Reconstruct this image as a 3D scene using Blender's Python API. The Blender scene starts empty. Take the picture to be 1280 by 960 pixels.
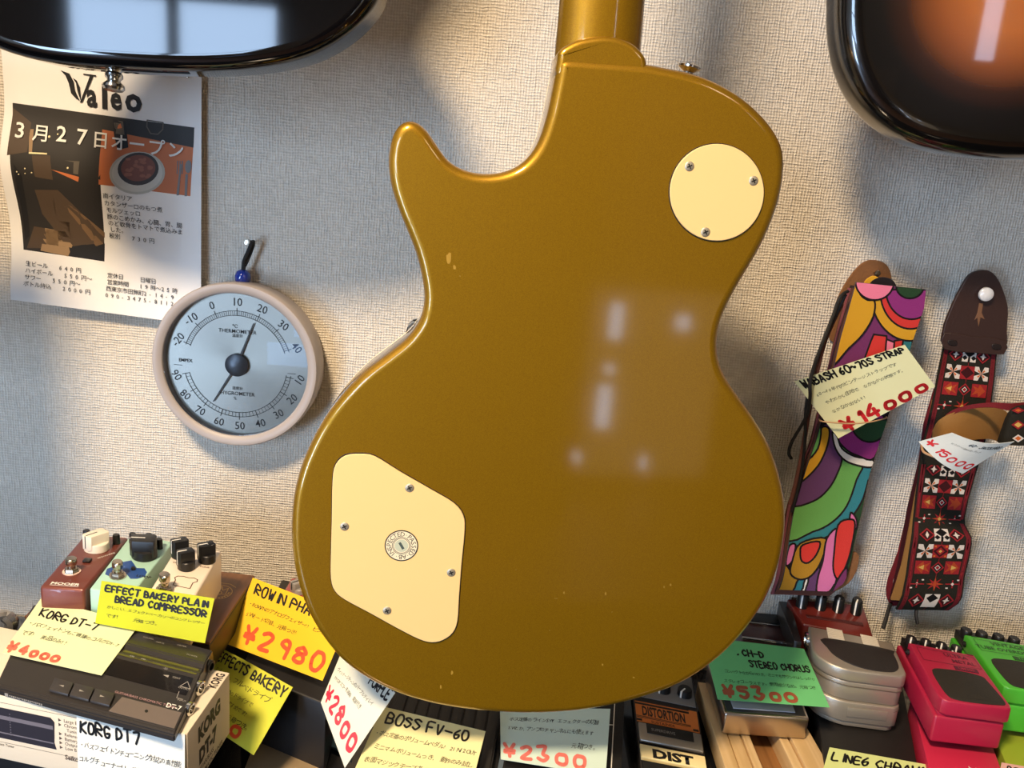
import bpy, bmesh, math, random
from mathutils import Vector, Matrix

# ---------------------------------------------------------------- camera, world, light, exposure
SC = bpy.context.scene
COL = SC.collection
FPX, CAMY, CAMZ = 1000.0, -0.80, 1.35
PITCH, ROLL = math.radians(13.0), math.radians(4.5)
C0 = Vector((0, CAMY, CAMZ))
FW = Vector((0, math.cos(PITCH), -math.sin(PITCH)))
_R0 = Vector((1, 0, 0)); _U0 = Vector((0, math.sin(PITCH), math.cos(PITCH)))
RT = _R0 * math.cos(ROLL) + _U0 * math.sin(ROLL)
UP = _U0 * math.cos(ROLL) - _R0 * math.sin(ROLL)
cam_d = bpy.data.cameras.new('camera'); cam_d.sensor_width = 36; cam_d.lens = 36 * FPX / 1280
cam_d.clip_start = 0.02
cam = bpy.data.objects.new('camera', cam_d); COL.objects.link(cam)
m3 = Matrix((RT, UP, -FW)).transposed()
cam.matrix_world = Matrix.Translation(C0) @ m3.to_4x4()
SC.camera = cam
SC.view_settings.view_transform = 'Standard'; SC.view_settings.look = 'None'
SC.view_settings.exposure = 0.0; SC.view_settings.gamma = 1.0
SC.view_settings.use_curve_mapping = False
world = bpy.data.worlds.new('world'); SC.world = world; world.use_nodes = True
world.node_tree.nodes['Background'].inputs[0].default_value = (0.55, 0.68, 1.0, 1)
world.node_tree.nodes['Background'].inputs[1].default_value = 0.10

KEY_POS, KEY_W, KEY_R = Vector((-0.50, -1.20, 2.41)), 59.0, 0.15
FILL_POS, FILL_W = Vector((1.25, -2.1, 2.42)), 8.0
WIN_W, COOL_FILL_W, WIN_C = 52.0, 60.0, (0.50, 0.70, 1.0)


def area(name, loc, target, w, col, size, size_y=None, shape='DISK'):
    l = bpy.data.lights.new(name, 'AREA'); l.energy = w; l.color = col; l.shape = shape; l.size = size
    if size_y: l.size_y = size_y
    o = bpy.data.objects.new(name, l); COL.objects.link(o); o.location = loc
    o.rotation_euler = (Vector(target) - Vector(loc)).to_track_quat('-Z', 'Y').to_euler()
    return o


area('lamp_light', KEY_POS, KEY_POS + Vector((0, 0, -1)), KEY_W, (1.0, 0.76, 0.50), KEY_R * 2)
area('lamp_light', FILL_POS, FILL_POS + Vector((0, 0, -1)), FILL_W, (1.0, 0.80, 0.58), 0.36)
area('window_fill_light', (-1.60, -3.36, 1.64), (-1.60, 0, 1.64), WIN_W, WIN_C, 0.92, 0.88, 'RECTANGLE')

area('window_fill_light', (-2.25, -3.36, .58), (-2.25, 0, .58), COOL_FILL_W, WIN_C, 0.58, 0.95, 'RECTANGLE')  # unseen low light added as cool fill for the shadows

# ---------------------------------------------------------------- photo point helpers


def ray(x, y): return FW + RT * ((x - 640) / FPX) - UP * ((y - 480) / FPX)
def pz(x, y, z):
    d = ray(x, y); return C0 + d * ((z - CAMZ) / d.z)
def pw(x, y, off=0.0):
    d = ray(x, y); return C0 + d * ((-off - C0.y) / d.y)
def pd(x, y, dep): return C0 + ray(x, y) * dep
def pplane(x, y, p, n):
    d = ray(x, y); return C0 + d * ((p - C0).dot(n) / d.dot(n))


# ---------------------------------------------------------------- materials
def lin(c):
    c = [v / 255 for v in c]
    return tuple(v / 12.92 if v <= 0.04045 else ((v + 0.055) / 1.055) ** 2.4 for v in c) + (1,)


MATS = {}


def mat(name, rgb, rough=0.5, metal=0.0, coat=0.0, bump=0.0, bscale=200.0, vary=0.0, vscale=30.0, emit=0.0, spec=0.5, aniso=0.0, sheen=0.0):
    if name in MATS: return MATS[name]
    m = bpy.data.materials.new(name); m.use_nodes = True; MATS[name] = m
    nt = m.node_tree; b = nt.nodes['Principled BSDF']
    b.inputs['Base Color'].default_value = lin(rgb); b.inputs['Roughness'].default_value = rough
    b.inputs['Metallic'].default_value = metal; b.inputs['Coat Weight'].default_value = coat
    b.inputs['Coat Roughness'].default_value = 0.03; b.inputs['Specular IOR Level'].default_value = spec
    if aniso: b.inputs['Anisotropic'].default_value = aniso
    if sheen: b.inputs['Sheen Weight'].default_value = sheen
    if emit:
        b.inputs['Emission Color'].default_value = lin(rgb); b.inputs['Emission Strength'].default_value = emit
    tc = nt.nodes.new('ShaderNodeTexCoord')
    if vary:
        n = nt.nodes.new('ShaderNodeTexNoise'); n.inputs['Scale'].default_value = vscale; n.inputs['Detail'].default_value = 4
        nt.links.new(tc.outputs['Object'], n.inputs['Vector'])
        mx = nt.nodes.new('ShaderNodeMix'); mx.data_type = 'RGBA'
        c = lin(rgb)
        mx.inputs[6].default_value = tuple(v * (1 - vary) for v in c[:3]) + (1,)
        mx.inputs[7].default_value = tuple(min(1, v * (1 + vary)) for v in c[:3]) + (1,)
        nt.links.new(n.outputs['Fac'], mx.inputs[0]); nt.links.new(mx.outputs[2], b.inputs['Base Color'])
    if bump:
        n = nt.nodes.new('ShaderNodeTexNoise'); n.inputs['Scale'].default_value = bscale; n.inputs['Detail'].default_value = 3
        nt.links.new(tc.outputs['Object'], n.inputs['Vector'])
        bp = nt.nodes.new('ShaderNodeBump'); bp.inputs['Strength'].default_value = bump; bp.inputs['Distance'].default_value = 0.001
        nt.links.new(n.outputs['Fac'], bp.inputs['Height']); nt.links.new(bp.outputs['Normal'], b.inputs['Normal'])
    return m


def nodes(m): return m.node_tree.nodes, m.node_tree.links, m.node_tree.nodes['Principled BSDF']


def wallpaper():
    m = mat('woven_wallpaper', (226, 218, 204), 0.85, spec=0.2)
    N, L, b = nodes(m)
    tc = N.new('ShaderNodeTexCoord'); hs = []
    for sx, sz in ((420, 90), (90, 420), (900, 260), (260, 900), (60, 60), (75, 45)):
        mp = N.new('ShaderNodeMapping'); mp.inputs['Scale'].default_value = (sx, 1, sz)
        n = N.new('ShaderNodeTexNoise'); n.inputs['Scale'].default_value = 1; n.inputs['Detail'].default_value = 1.5
        L.new(tc.outputs['Object'], mp.inputs[0]); L.new(mp.outputs[0], n.inputs['Vector']); hs.append(n)
    def math_(op, a, c):
        k = N.new('ShaderNodeMath'); k.operation = op
        for i, v in enumerate((a, c)):
            if isinstance(v, (int, float)): k.inputs[i].default_value = v
            else: L.new(v, k.inputs[i])
        return k.outputs[0]
    sp = N.new('ShaderNodeSeparateXYZ'); L.new(tc.outputs['Object'], sp.inputs[0])
    def thread(axis, n, m):
        ph = math_('ADD', math_('MULTIPLY', sp.outputs[axis], 2300.0), math_('MULTIPLY', n.outputs[0], 7.0))
        return math_('MULTIPLY', math_('SINE', ph, 0), math_('MULTIPLY', m.outputs[0], 0.5))
    g_ = math_('ADD', thread(0, hs[4], hs[0]), thread(2, hs[5], hs[1]))
    h = math_('ADD', math_('ADD', math_('ADD', hs[0].outputs[0], hs[1].outputs[0]), math_('MULTIPLY', math_('ADD', hs[2].outputs[0], hs[3].outputs[0]), 0.25)), math_('MULTIPLY', g_, 0.75))
    bp = N.new('ShaderNodeBump'); bp.inputs['Strength'].default_value = 0.75; bp.inputs['Distance'].default_value = 0.0016
    L.new(h, bp.inputs['Height']); L.new(bp.outputs[0], b.inputs['Normal'])
    cr = N.new('ShaderNodeValToRGB'); cr.color_ramp.elements[0].position = 0.45; cr.color_ramp.elements[1].position = 0.95
    cr.color_ramp.elements[0].color = lin((206, 196, 180)); cr.color_ramp.elements[1].color = lin((236, 229, 216))  # crevice shade of the weave is put into the colour too
    L.new(math_('MULTIPLY', h, 0.5), cr.inputs[0]); L.new(cr.outputs[0], b.inputs['Base Color'])
    return m


def gold_paint():
    m = mat('gold_metallic_paint', (176, 132, 20), 0.42, 0.62, 1.0)
    N, L, b = nodes(m)
    tc = N.new('ShaderNodeTexCoord')
    n = N.new('ShaderNodeTexVoronoi'); n.inputs['Scale'].default_value = 2600
    L.new(tc.outputs['Object'], n.inputs['Vector'])
    mx = N.new('ShaderNodeMix'); mx.data_type = 'RGBA'
    mx.inputs[6].default_value = lin((140, 102, 0)); mx.inputs[7].default_value = lin((168, 126, 4))
    L.new(n.outputs['Color'], mx.inputs[0]); L.new(mx.outputs[2], b.inputs['Base Color'])
    bp = N.new('ShaderNodeBump'); bp.inputs['Strength'].default_value = 0.10; bp.inputs['Distance'].default_value = 0.0003
    L.new(n.outputs['Color'], bp.inputs['Height']); L.new(bp.outputs[0], b.inputs['Normal'])
    b.inputs['Coat Roughness'].default_value = 0.07
    return m


def wood(name, c1, c2, rough=0.5, axis=1, scale=60.0, coat=0.0):
    m = mat(name, c1, rough, coat=coat); N, L, b = nodes(m)
    tc = N.new('ShaderNodeTexCoord'); mp = N.new('ShaderNodeMapping')
    s = [scale] * 3; s[axis] = scale * 0.06; mp.inputs['Scale'].default_value = s
    mp.inputs['Rotation'].default_value = (0, 0, math.radians(-12))
    n = N.new('ShaderNodeTexNoise'); n.inputs['Scale'].default_value = 1.0; n.inputs['Detail'].default_value = 6; n.inputs['Distortion'].default_value = 0.6
    cr = N.new('ShaderNodeValToRGB'); cr.color_ramp.elements[0].position = 0.35; cr.color_ramp.elements[1].position = 0.65
    cr.color_ramp.elements[0].color = lin(c1); cr.color_ramp.elements[1].color = lin(c2)
    L.new(tc.outputs['Object'], mp.inputs[0]); L.new(mp.outputs[0], n.inputs['Vector']); L.new(n.outputs[0], cr.inputs[0]); L.new(cr.outputs[0], b.inputs['Base Color'])
    return m


def glass(name, tint=(255, 255, 255), rough=0.02):
    m = bpy.data.materials.new(name); m.use_nodes = True
    N, L = m.node_tree.nodes, m.node_tree.links
    N.clear()
    o = N.new('ShaderNodeOutputMaterial'); t = N.new('ShaderNodeBsdfTransparent'); g = N.new('ShaderNodeBsdfGlossy')
    t.inputs[0].default_value = lin(tint); g.inputs['Roughness'].default_value = rough
    f = N.new('ShaderNodeFresnel'); f.inputs[0].default_value = 1.5
    x = N.new('ShaderNodeMixShader')
    L.new(f.outputs[0], x.inputs[0]); L.new(t.outputs[0], x.inputs[1]); L.new(g.outputs[0], x.inputs[2]); L.new(x.outputs[0], o.inputs[0])
    return m


CHROME = mat('chrome', (205, 203, 198), 0.16, 1.0)
NICKEL = mat('aged_nickel', (178, 166, 148), 0.25, 1.0)
BLACKP = mat('black_plastic', (22, 21, 21), 0.38)
BLACKM = mat('matte_black', (20, 19, 19), 0.6, bump=0.2, bscale=500)
WHITEP = mat('white_print', (238, 236, 228), 0.6)
INK = mat('black_marker', (14, 13, 14), 0.6)
REDINK = mat('red_marker', (206, 34, 40), 0.6)
ORINK = mat('orange_marker', (232, 84, 40), 0.6)
BRINK = mat('brown_red_marker', (150, 78, 48), 0.6)
PINKINK = mat('coral_marker', (232, 120, 108), 0.6)
CREAM = mat('cream_plastic', (246, 208, 140), 0.4)

# ---------------------------------------------------------------- mesh building


class MB:
    """collects shapes, then becomes one mesh object"""
    def __init__(self): self.bm = bmesh.new()

    def add(self, t, mi=0):
        for f in t.faces: f.material_index = mi
        me = bpy.data.meshes.new('tmp'); t.to_mesh(me); t.free(); self.bm.from_mesh(me); bpy.data.meshes.remove(me)
        return self

    def box(self, x0, x1, y0, y1, z0, z1, bev=0.0, mi=0, seg=2):
        t = bmesh.new(); bmesh.ops.create_cube(t, size=1)
        for v in t.verts: v.co = Vector((x0 + (x1 - x0) * (v.co.x + .5), y0 + (y1 - y0) * (v.co.y + .5), z0 + (z1 - z0) * (v.co.z + .5)))
        if bev: bmesh.ops.bevel(t, geom=t.edges[:], offset=bev, segments=seg, affect='EDGES', profile=0.5)
        return self.add(t, mi)

    def prism(self, poly, z0, z1, bev=0.0, mi=0, seg=2, only_top=False):
        t = bmesh.new()
        lo = [t.verts.new((p[0], p[1], z0)) for p in poly]; hi = [t.verts.new((p[0], p[1], z1)) for p in poly]
        n = len(poly)
        ft = t.faces.new(hi); fb = t.faces.new(lo[::-1])
        for i in range(n): t.faces.new((lo[i], lo[(i + 1) % n], hi[(i + 1) % n], hi[i]))
        bmesh.ops.recalc_face_normals(t, faces=t.faces[:])
        if bev:
            ed = list(ft.edges) + ([] if only_top else list(fb.edges))
            bmesh.ops.bevel(t, geom=ed, offset=bev, segments=seg, affect='EDGES', profile=0.5)
        return self.add(t, mi)

    def lathe(self, prof, c=(0, 0, 0), axis=(0, 0, 1), seg=24, mi=0, caps=True):
        """prof: (radius, height) pairs along axis"""
        t = bmesh.new(); q = Vector(axis).to_track_quat('Z', 'Y'); c = Vector(c); rings = []
        for r, h in prof:
            if r < 1e-7: rings.append([t.verts.new(c + q @ Vector((0, 0, h)))])
            else: rings.append([t.verts.new(c + q @ Vector((r * math.cos(2 * math.pi * k / seg), r * math.sin(2 * math.pi * k / seg), h))) for k in range(seg)])
        for a, b in zip(rings, rings[1:]):
            for k in range(seg):
                k2 = (k + 1) % seg
                vs = [a[k % len(a)], a[k2 % len(a)], b[k2 % len(b)], b[k % len(b)]]
                u = []
                for v in vs:
                    if v not in u: u.append(v)
                if len(u) > 2: t.faces.new(u)
        if caps and len(rings[0]) > 2: t.faces.new(rings[0][::-1])
        if caps and len(rings[-1]) > 2: t.faces.new(rings[-1])
        bmesh.ops.recalc_face_normals(t, faces=t.faces[:])
        return self.add(t, mi)

    def cyl(self, x, y, z0, z1, r, r1=None, seg=24, mi=0, bev=0.0006):
        r1 = r if r1 is None else r1
        return self.lathe([(0, z0), (r, z0), (r1, z1 - bev), (r1 - bev, z1), (0, z1)], (x, y, 0), (0, 0, 1), seg, mi)

    def tube(self, pts, r, seg=8, mi=0, sub=6):
        pts = smooth(pts, sub) if sub else [Vector(p) for p in pts]
        t = bmesh.new(); rings = []
        for i, p in enumerate(pts):
            d = (pts[min(i + 1, len(pts) - 1)] - pts[max(i - 1, 0)]).normalized()
            a = d.orthogonal().normalized() if i == 0 else (ax - d * ax.dot(d)).normalized()
            ax = a; b = d.cross(a)
            rings.append([t.verts.new(p + (a * math.cos(2 * math.pi * k / seg) + b * math.sin(2 * math.pi * k / seg)) * r) for k in range(seg)])
        for a, b in zip(rings, rings[1:]):
            for k in range(seg): t.faces.new((a[k], a[(k + 1) % seg], b[(k + 1) % seg], b[k]))
        t.faces.new(rings[0][::-1]); t.faces.new(rings[-1])
        bmesh.ops.recalc_face_normals(t, faces=t.faces[:])
        return self.add(t, mi)

    def sheet(self, rows, thick, mi=0):
        """rows of points -> a solid sheet of given thickness (behind the given surface)"""
        t = bmesh.new(); nr, nc = len(rows), len(rows[0])
        P = [[Vector(p) for p in r] for r in rows]; Fv = [[t.verts.new(p) for p in r] for r in P]; Bv = []
        for i in range(nr):
            rr = []
            for j in range(nc):
                du = P[i][min(j + 1, nc - 1)] - P[i][max(j - 1, 0)]; dv = P[min(i + 1, nr - 1)][j] - P[max(i - 1, 0)][j]
                rr.append(t.verts.new(P[i][j] - dv.cross(du).normalized() * thick))
            Bv.append(rr)
        for i in range(nr - 1):
            for j in range(nc - 1):
                t.faces.new((Fv[i][j], Fv[i + 1][j], Fv[i + 1][j + 1], Fv[i][j + 1])); t.faces.new((Bv[i][j], Bv[i][j + 1], Bv[i + 1][j + 1], Bv[i + 1][j]))
        rim = [(0, j) for j in range(nc)] + [(i, nc - 1) for i in range(1, nr)] + [(nr - 1, j) for j in range(nc - 2, -1, -1)] + [(i, 0) for i in range(nr - 2, 0, -1)]
        for a, b in zip(rim, rim[1:] + rim[:1]):
            t.faces.new((Fv[a[0]][a[1]], Fv[b[0]][b[1]], Bv[b[0]][b[1]], Bv[a[0]][a[1]]))
        bmesh.ops.recalc_face_normals(t, faces=t.faces[:])
        return self.add(t, mi)

    def flat(self, poly, z=0.0, mi=0):
        t = bmesh.new(); t.faces.new([t.verts.new((p[0], p[1], z)) for p in poly])
        return self.add(t, mi)


def smooth(pts, sub, closed=False):
    pts = [Vector(p) for p in pts]; n = len(pts); out = []
    for i in range(n if closed else n - 1):
        g = (lambda k: pts[k % n]) if closed else (lambda k: pts[max(0, min(n - 1, k))])
        p0, p1, p2, p3 = g(i - 1), g(i), g(i + 1), g(i + 2)
        for s in range(sub):
            t = s / sub
            out.append(0.5 * ((2 * p1) + (p2 - p0) * t + (2 * p0 - 5 * p1 + 4 * p2 - p3) * t * t + (3 * p1 - p0 - 3 * p2 + p3) * t ** 3))
    if not closed: out.append(pts[-1])
    return out


def obj(name, mb, mats, parent=None, xf=None, sharp=35.0, loc=None):
    """link a MB as ONE mesh object; shapes are given in the place's coordinates (through xf)"""
    bm = mb.bm if isinstance(mb, MB) else mb
    if xf:
        for v in bm.verts: v.co = xf(v.co)
    base = parent_loc(parent) if parent else (Vector(loc) if loc is not None else Vector())
    if loc is None and parent is None:
        xs = [v.co for v in bm.verts]
        base = Vector(((min(v.x for v in xs) + max(v.x for v in xs)) / 2, (min(v.y for v in xs) + max(v.y for v in xs)) / 2, min(v.z for v in xs)))
    for v in bm.verts: v.co -= base
    me = bpy.data.meshes.new(name); bm.to_mesh(me); bm.free()
    for m in (mats if isinstance(mats, (list, tuple)) else [mats]): me.materials.append(m)
    me.shade_smooth(); me.set_sharp_from_angle(angle=math.radians(sharp))
    o = bpy.data.objects.new(name, me); COL.objects.link(o)
    if parent: o.parent = parent
    else: o.location = base
    return o


def parent_loc(p):
    v = Vector()
    while p is not None: v += p.location; p = p.parent
    return v


def tag(o, label, cat, group=None, kind=None):
    o['label'] = label
    if cat: o['category'] = cat
    if group: o['group'] = group
    if kind: o['kind'] = kind
    return o


def thing(name, label, cat, loc, group=None):
    o = bpy.data.objects.new(name, None); COL.objects.link(o); o.location = loc; o.empty_display_size = 0.02
    return tag(o, label, cat, group)


def structure(name, mb, m, loc=None):
    o = obj(name, mb, m, loc=loc or (0, 0, 0)); o['kind'] = 'structure'; return o


# ---------------------------------------------------------------- writing
_fc = {}


def font_bm(s, bold=0.0):
    k = (s, bold)
    if k not in _fc:
        c = bpy.data.curves.new('t', 'FONT'); c.body = s; c.resolution_u = 2; c.size = 1; c.offset = bold
        o = bpy.data.objects.new('t', c); COL.objects.link(o)
        dg = bpy.context.evaluated_depsgraph_get(); me = bpy.data.meshes.new_from_object(o.evaluated_get(dg))
        adv = max([v.co.x for v in me.vertices], default=0.3)
        bpy.data.objects.remove(o); bpy.data.curves.remove(c)
        _fc[k] = (me, adv)
    return _fc[k]


def put_font(mb, s, x, y, size, ang=0.0, bold=0.0, mi=0, sx=1.0, center=False, shear=0.0):
    me, adv = font_bm(s, bold)
    t = bmesh.new(); t.from_mesh(me); ca, sa = math.cos(ang), math.sin(ang)
    for v in t.verts:
        a = (v.co.x - (adv / 2 if center else 0)) * size * sx + v.co.y * size * shear; b = (v.co.y - (0.36 if center else 0)) * size
        v.co = Vector((x + a * ca - b * sa, y + a * sa + b * ca, 0))
    mb.add(t, mi); return adv * size * sx


def put_hand(mb, s, x, y, size, rng, mi=0, step=0.86, wob=0.10, slope=0.0, bold=-0.004):
    """small handwritten text, every character a little turned"""
    for ch in s:
        if ch == ' ': x += size * 0.5; continue
        wide = ord(ch) > 0x2000
        put_font(mb, ch, x, y + rng.uniform(-.07, .07) * size, size * rng.uniform(.82, 1.08), rng.uniform(-wob, wob), bold, mi, shear=0.15)
        dx = size * (step if wide else 0.55) * rng.uniform(.9, 1.05)
        x += dx; y += dx * slope
    return x


STROKES = {
    'A': '00 26 40|12 32', 'B': '00 06 35 33 03|33 42 41 30 00', 'C': '45 36 15 03 11 20 41', 'D': '00 06 35 43 31 00', 'E': '46 06 00 40|03 33',
    'F': '46 06 00|03 33', 'G': '45 26 05 02 10 30 42 22', 'H': '06 00|46 40|03 43', 'I': '26 20', 'J': '46 41 20 01', 'K': '06 00|46 03 40',
    'L': '06 00 40', 'M': '00 06 23 46 40', 'N': '00 06 40 46', 'O': '16 04 02 10 30 42 44 36 16', 'P': '00 06 35 43 03', 'Q': '26 04 02 20 42 44 26|21 40',
    'R': '00 06 35 43 03 40', 'S': '45 26 05 33 42 20 01', 'T': '06 46|26 20', 'U': '06 01 20 41 46', 'V': '06 20 46', 'W': '06 10 24 30 46',
    'X': '06 40|46 00', 'Y': '06 23 46|23 20', 'Z': '06 46 00 40', '0': '16 04 02 10 30 42 44 36 16', '1': '15 26 20', '2': '05 26 45 33 00 40',
    '3': '06 36 23 42 20 01', '4': '36 02 42|34 30', '5': '46 06 04 34 42 20 01', '6': '36 03 10 31 33 02', '7': '06 46 20', '8': '26 04 33 41 20 01 13 44 26',
    '9': '43 14 26 45 40', 'o': '14 03 01 10 30 41 43 34 14', '-': '03 43', '~': '03 14 32 43', '¥': '06 23 46|23 20|03 43|02 42', '/': '00 46', '!': '26 22|20 21', '・': '23 24', ',': '21 10', '.': '10 21',
}


def put_marker(mb, s, x, y, size, width, rng, mi=0, sx=0.62, gap=0.30, slope=0.0, wob=0.05):
    """felt marker lettering made of ribbons with round ends"""
    for ch in s:
        if ch == ' ': x += size * sx * 0.8; y += size * sx * 0.8 * slope; continue
        rot = rng.uniform(-wob, wob); sc = rng.uniform(.9, 1.08)
        for pl in STROKES.get(ch, '23 24').split('|'):
            pts = [Vector(((int(p[0]) / 4 * sx + rng.uniform(-.03, .03)) * size * sc, (int(p[1]) / 6 + rng.uniform(-.03, .03)) * size * sc, 0)) for p in pl.split()]
            if len(pts) > 2: pts = smooth(pts, 3)
            pts = [Vector((x + p.x * math.cos(rot) - p.y * math.sin(rot), y + p.x * math.sin(rot) + p.y * math.cos(rot), 0)) for p in pts]
            for a, b in zip(pts, pts[1:]):
                d = b - a
                if d.length < 1e-6: continue
                n = Vector((-d.y, d.x, 0)).normalized() * width * 0.5
                mb.flat([a + n, a - n, b - n, b + n], mi=mi)
            for p in pts: mb.flat([p + Vector((math.cos(k * math.pi / 4), math.sin(k * math.pi / 4), 0)) * width * 0.5 for k in range(8)], mi=mi)
        dx = size * (sx + gap) * sc * (0.55 if ch in 'I!,.1・' else 1); x += dx; y += dx * slope
    return x


def onto(mb, S, off, W, H, cu=18, cv=12):
    """cut flat artwork (x right, y up, origin at the top left) into small pieces and lay it on the surface S(u, v)"""
    bm = mb.bm
    for co, no in [((W * k / cu, 0, 0), (1, 0, 0)) for k in range(1, cu)] + [((0, -H * k / cv, 0), (0, 1, 0)) for k in range(1, cv)]:
        bmesh.ops.bisect_plane(bm, geom=bm.verts[:] + bm.edges[:] + bm.faces[:], plane_co=co, plane_no=no, dist=1e-7)
    e = 1e-3
    for v in bm.verts:
        u, w = v.co.x / W, -v.co.y / H
        p = S(u, w); n = (S(u + e, w) - p).cross(p - S(u, w + e)).normalized()
        v.co = p + n * off
    return mb


def bilin(c, u, v): return (c[0] * (1 - u) + c[1] * u) * (1 - v) + (c[3] * (1 - u) + c[2] * u) * v


def paper(corners, bend=None):
    n = (corners[1] - corners[0]).cross(corners[0] - corners[3]).normalized()
    def S(u, v):
        p = bilin(corners, u, v)
        return p + n * bend(u, v) if bend else p
    return S


def sheet_of(S, nu, nv, thick, mb=None):
    mb = mb or MB()
    return mb.sheet([[S(j / nu, i / nv) for j in range(nu + 1)] for i in range(nv + 1)], thick)


TAGS = 'handwritten price tags around the guitars and pedals'


def price_tag(name, label, rgb, corners, lines, bend=None, W=100.0, H=60.0, price=None, pmat=None, seed=1, vary=0.03):
    """a paper card; lines: (text, x, y, size, 'm'|'j', width)"""
    rng = random.Random(seed); S = paper(corners, bend)
    base = (corners[2] + corners[3]) * 0.5
    r = thing(name, label, 'price tag', base, TAGS)
    obj('card', sheet_of(S, 18, 12, 0.0004), mat('paper_%d_%d_%d' % rgb, rgb, 0.75, spec=0.2, vary=vary, vscale=12), r, sharp=80)
    w = MB()
    for ln in lines:
        t = MB()
        if ln[4] == 'm': put_marker(t, ln[0], ln[1], -ln[2], ln[3], ln[5] * 1.15, rng, sx=.56, gap=.26)
        else: put_hand(t, ln[0], ln[1], -ln[2], ln[3], rng, slope=ln[5] if len(ln) > 5 else 0)
        mx = max(v.co.x for v in t.bm.verts); fit = min(1.0, (W - 3 - ln[1]) / (mx - ln[1]))
        for v in t.bm.verts: v.co.x = ln[1] + (v.co.x - ln[1]) * fit
        w.add(t.bm)
    obj('handwriting', onto(w, S, 0.00025, W, H), INK, r, sharp=180)
    if price:
        p = MB()
        for t, x, y, s, wd in price:
            b_ = MB(); put_marker(b_, t, x, -y, s, wd * 1.08, rng, sx=.70, gap=0.58)
            mx = max(v.co.x for v in b_.bm.verts); fit = min(1.0, (W - 4 - x) / (mx - x))
            for v in b_.bm.verts: v.co.x = x + (v.co.x - x) * fit
            p.add(b_.bm)
        obj('price_figures', onto(p, S, 0.00025, W, H), pmat or REDINK, r, sharp=180)
    return r


def ring2(x, y, r, n=20, a0=0.0, ry=None): return [(x + r * math.cos(a0 + 2 * math.pi * k / n), y + (ry or r) * math.sin(a0 + 2 * math.pi * k / n)) for k in range(n)]


def outline_strip(mb, pts, w, mi=0, closed=True):
    n = len(pts)
    for i in range(n if closed else n - 1):
        a, b = Vector(pts[i]), Vector(pts[(i + 1) % n]); d = b - a
        if d.length < 1e-7: continue
        d.normalize(); k = Vector((-d.y, d.x)) * w / 2; e = d * w * 0.25
        mb.flat([(a - e + k), (a - e - k), (b + e - k), (b + e + k)], mi=mi)


class Quad:
    """a case seen in the photograph: its top corners (back-left, back-right, front-right, front-left) and their heights"""
    def __init__(s, px, zb, zf=None, W=1.0, L=1.0):
        zf = zb if zf is None else zf
        s.c = [pz(*px[0], zb), pz(*px[1], zb), pz(*px[2], zf), pz(*px[3], zf)]
        s.W, s.L = W, L
        s.k = ((s.c[1] - s.c[0]).length + (s.c[2] - s.c[3]).length) / 2 / W
    def xf(s, v):
        """x 0..W left to right, y 0..L back to front, z up from the top face (same units)"""
        p = bilin(s.c, v.x / s.W, v.y / s.L); p.z += v.z * s.k; return p
    def base(s, h):
        p = sum(s.c, Vector()) / 4; p.z += h * s.k; return p


def print_on(q, s, x, y, size, m, parent, name='printed_lettering', z=0.15, bold=0.0, sx=1.0, ang=0.0, center=False):
    """printing on a case's top face (x, y as in Quad)"""
    w = MB(); put_font(w, s, 0, 0, size, ang, bold, sx=sx, center=center)
    return obj(name, w, m, parent, lambda v: q.xf(Vector((x + v.x, y - v.y, z))), sharp=180)

# ---------------------------------------------------------------- the room
XL, XR, YF, ZC = -2.6, 2.8, -3.4, 2.5
WP = wallpaper()
structure('wall_back', MB().box(XL, XR, 0, 0.1, 0, ZC), WP)
PL = mat('plain_plaster', (150, 140, 126), 0.9)
structure('wall_left', MB().box(XL - .1, XL, YF, 0.1, 0, ZC), PL)
structure('wall_right', MB().box(XR, XR + .1, YF, 0.1, 0, ZC), PL)
structure('wall_front', MB().box(XL, XR, YF - .1, YF, 0, ZC), PL)
structure('floor', MB().box(XL, XR, YF, 0, -0.1, 0), wood('floor_boards', (96, 66, 42), (128, 92, 60), 0.45, 0, 20))
structure('ceiling', MB().box(XL, XR, YF, 0, ZC, ZC + .1), mat('ceiling_grey', (160, 156, 150), 0.9))
wf = MB()
for a in (-2.11, -1.63, -1.15): wf.box(a, a + .05, YF, YF + .07, 1.15, 2.14, .004)
for z in (1.15, 1.70, 2.09): wf.box(-2.11, -1.10, YF, YF + .07, z, z + .05, .004)
structure('window_1', wf, mat('window_frame_white', (206, 208, 206), 0.5))
wf = MB()
for a in (-2.58, -1.95): wf.box(a, a + .05, YF, YF + .07, .05, 1.11, .004)
for z in (.05, 1.06): wf.box(-2.58, -1.90, YF, YF + .07, z, z + .05, .004)
structure('added_fill_window', wf, MATS['window_frame_white'])  # frame added round the unseen cool fill light
# shop door at the far right, daylight in the gaps between the goods hung on it
structure('door_1', MB().box(.84, 1.62, YF, YF + .05, 0, 2.05, .004), mat('door_beige', (168, 148, 122), 0.5))
pn = MB()
for x0, x1, z0, z1 in ((.99, 1.05, .74, .91), (.99, 1.035, .57, .615), (.97, 1.035, .30, .51), (1.32, 1.385, .80, .87), (.875, .91, .12, .17), (1.22, 1.25, .09, .16)): pn.box(x0, x1, YF + .05, YF + .056, z0, z1)
pn.box(1.97, 2.05, YF, YF + .006, 2.12, 2.42)  # unseen pane added for the white streak on the sunburst lacquer
structure('daylit_glint_panes', pn, mat('daylit_glint_pane', (205, 225, 255), 0.5, emit=9.0))
pn = MB(); pn.box(-1.30, -1.02, YF, YF + .006, .40, .52); pn.box(-1.16, -1.06, YF, YF + .006, .56, .66)
structure('dial_glow_panes', pn, mat('dim_glow_pane', (150, 190, 255), 0.5, emit=1.6))  # glowing panes added for the bluish patch reflected in the dial
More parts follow.
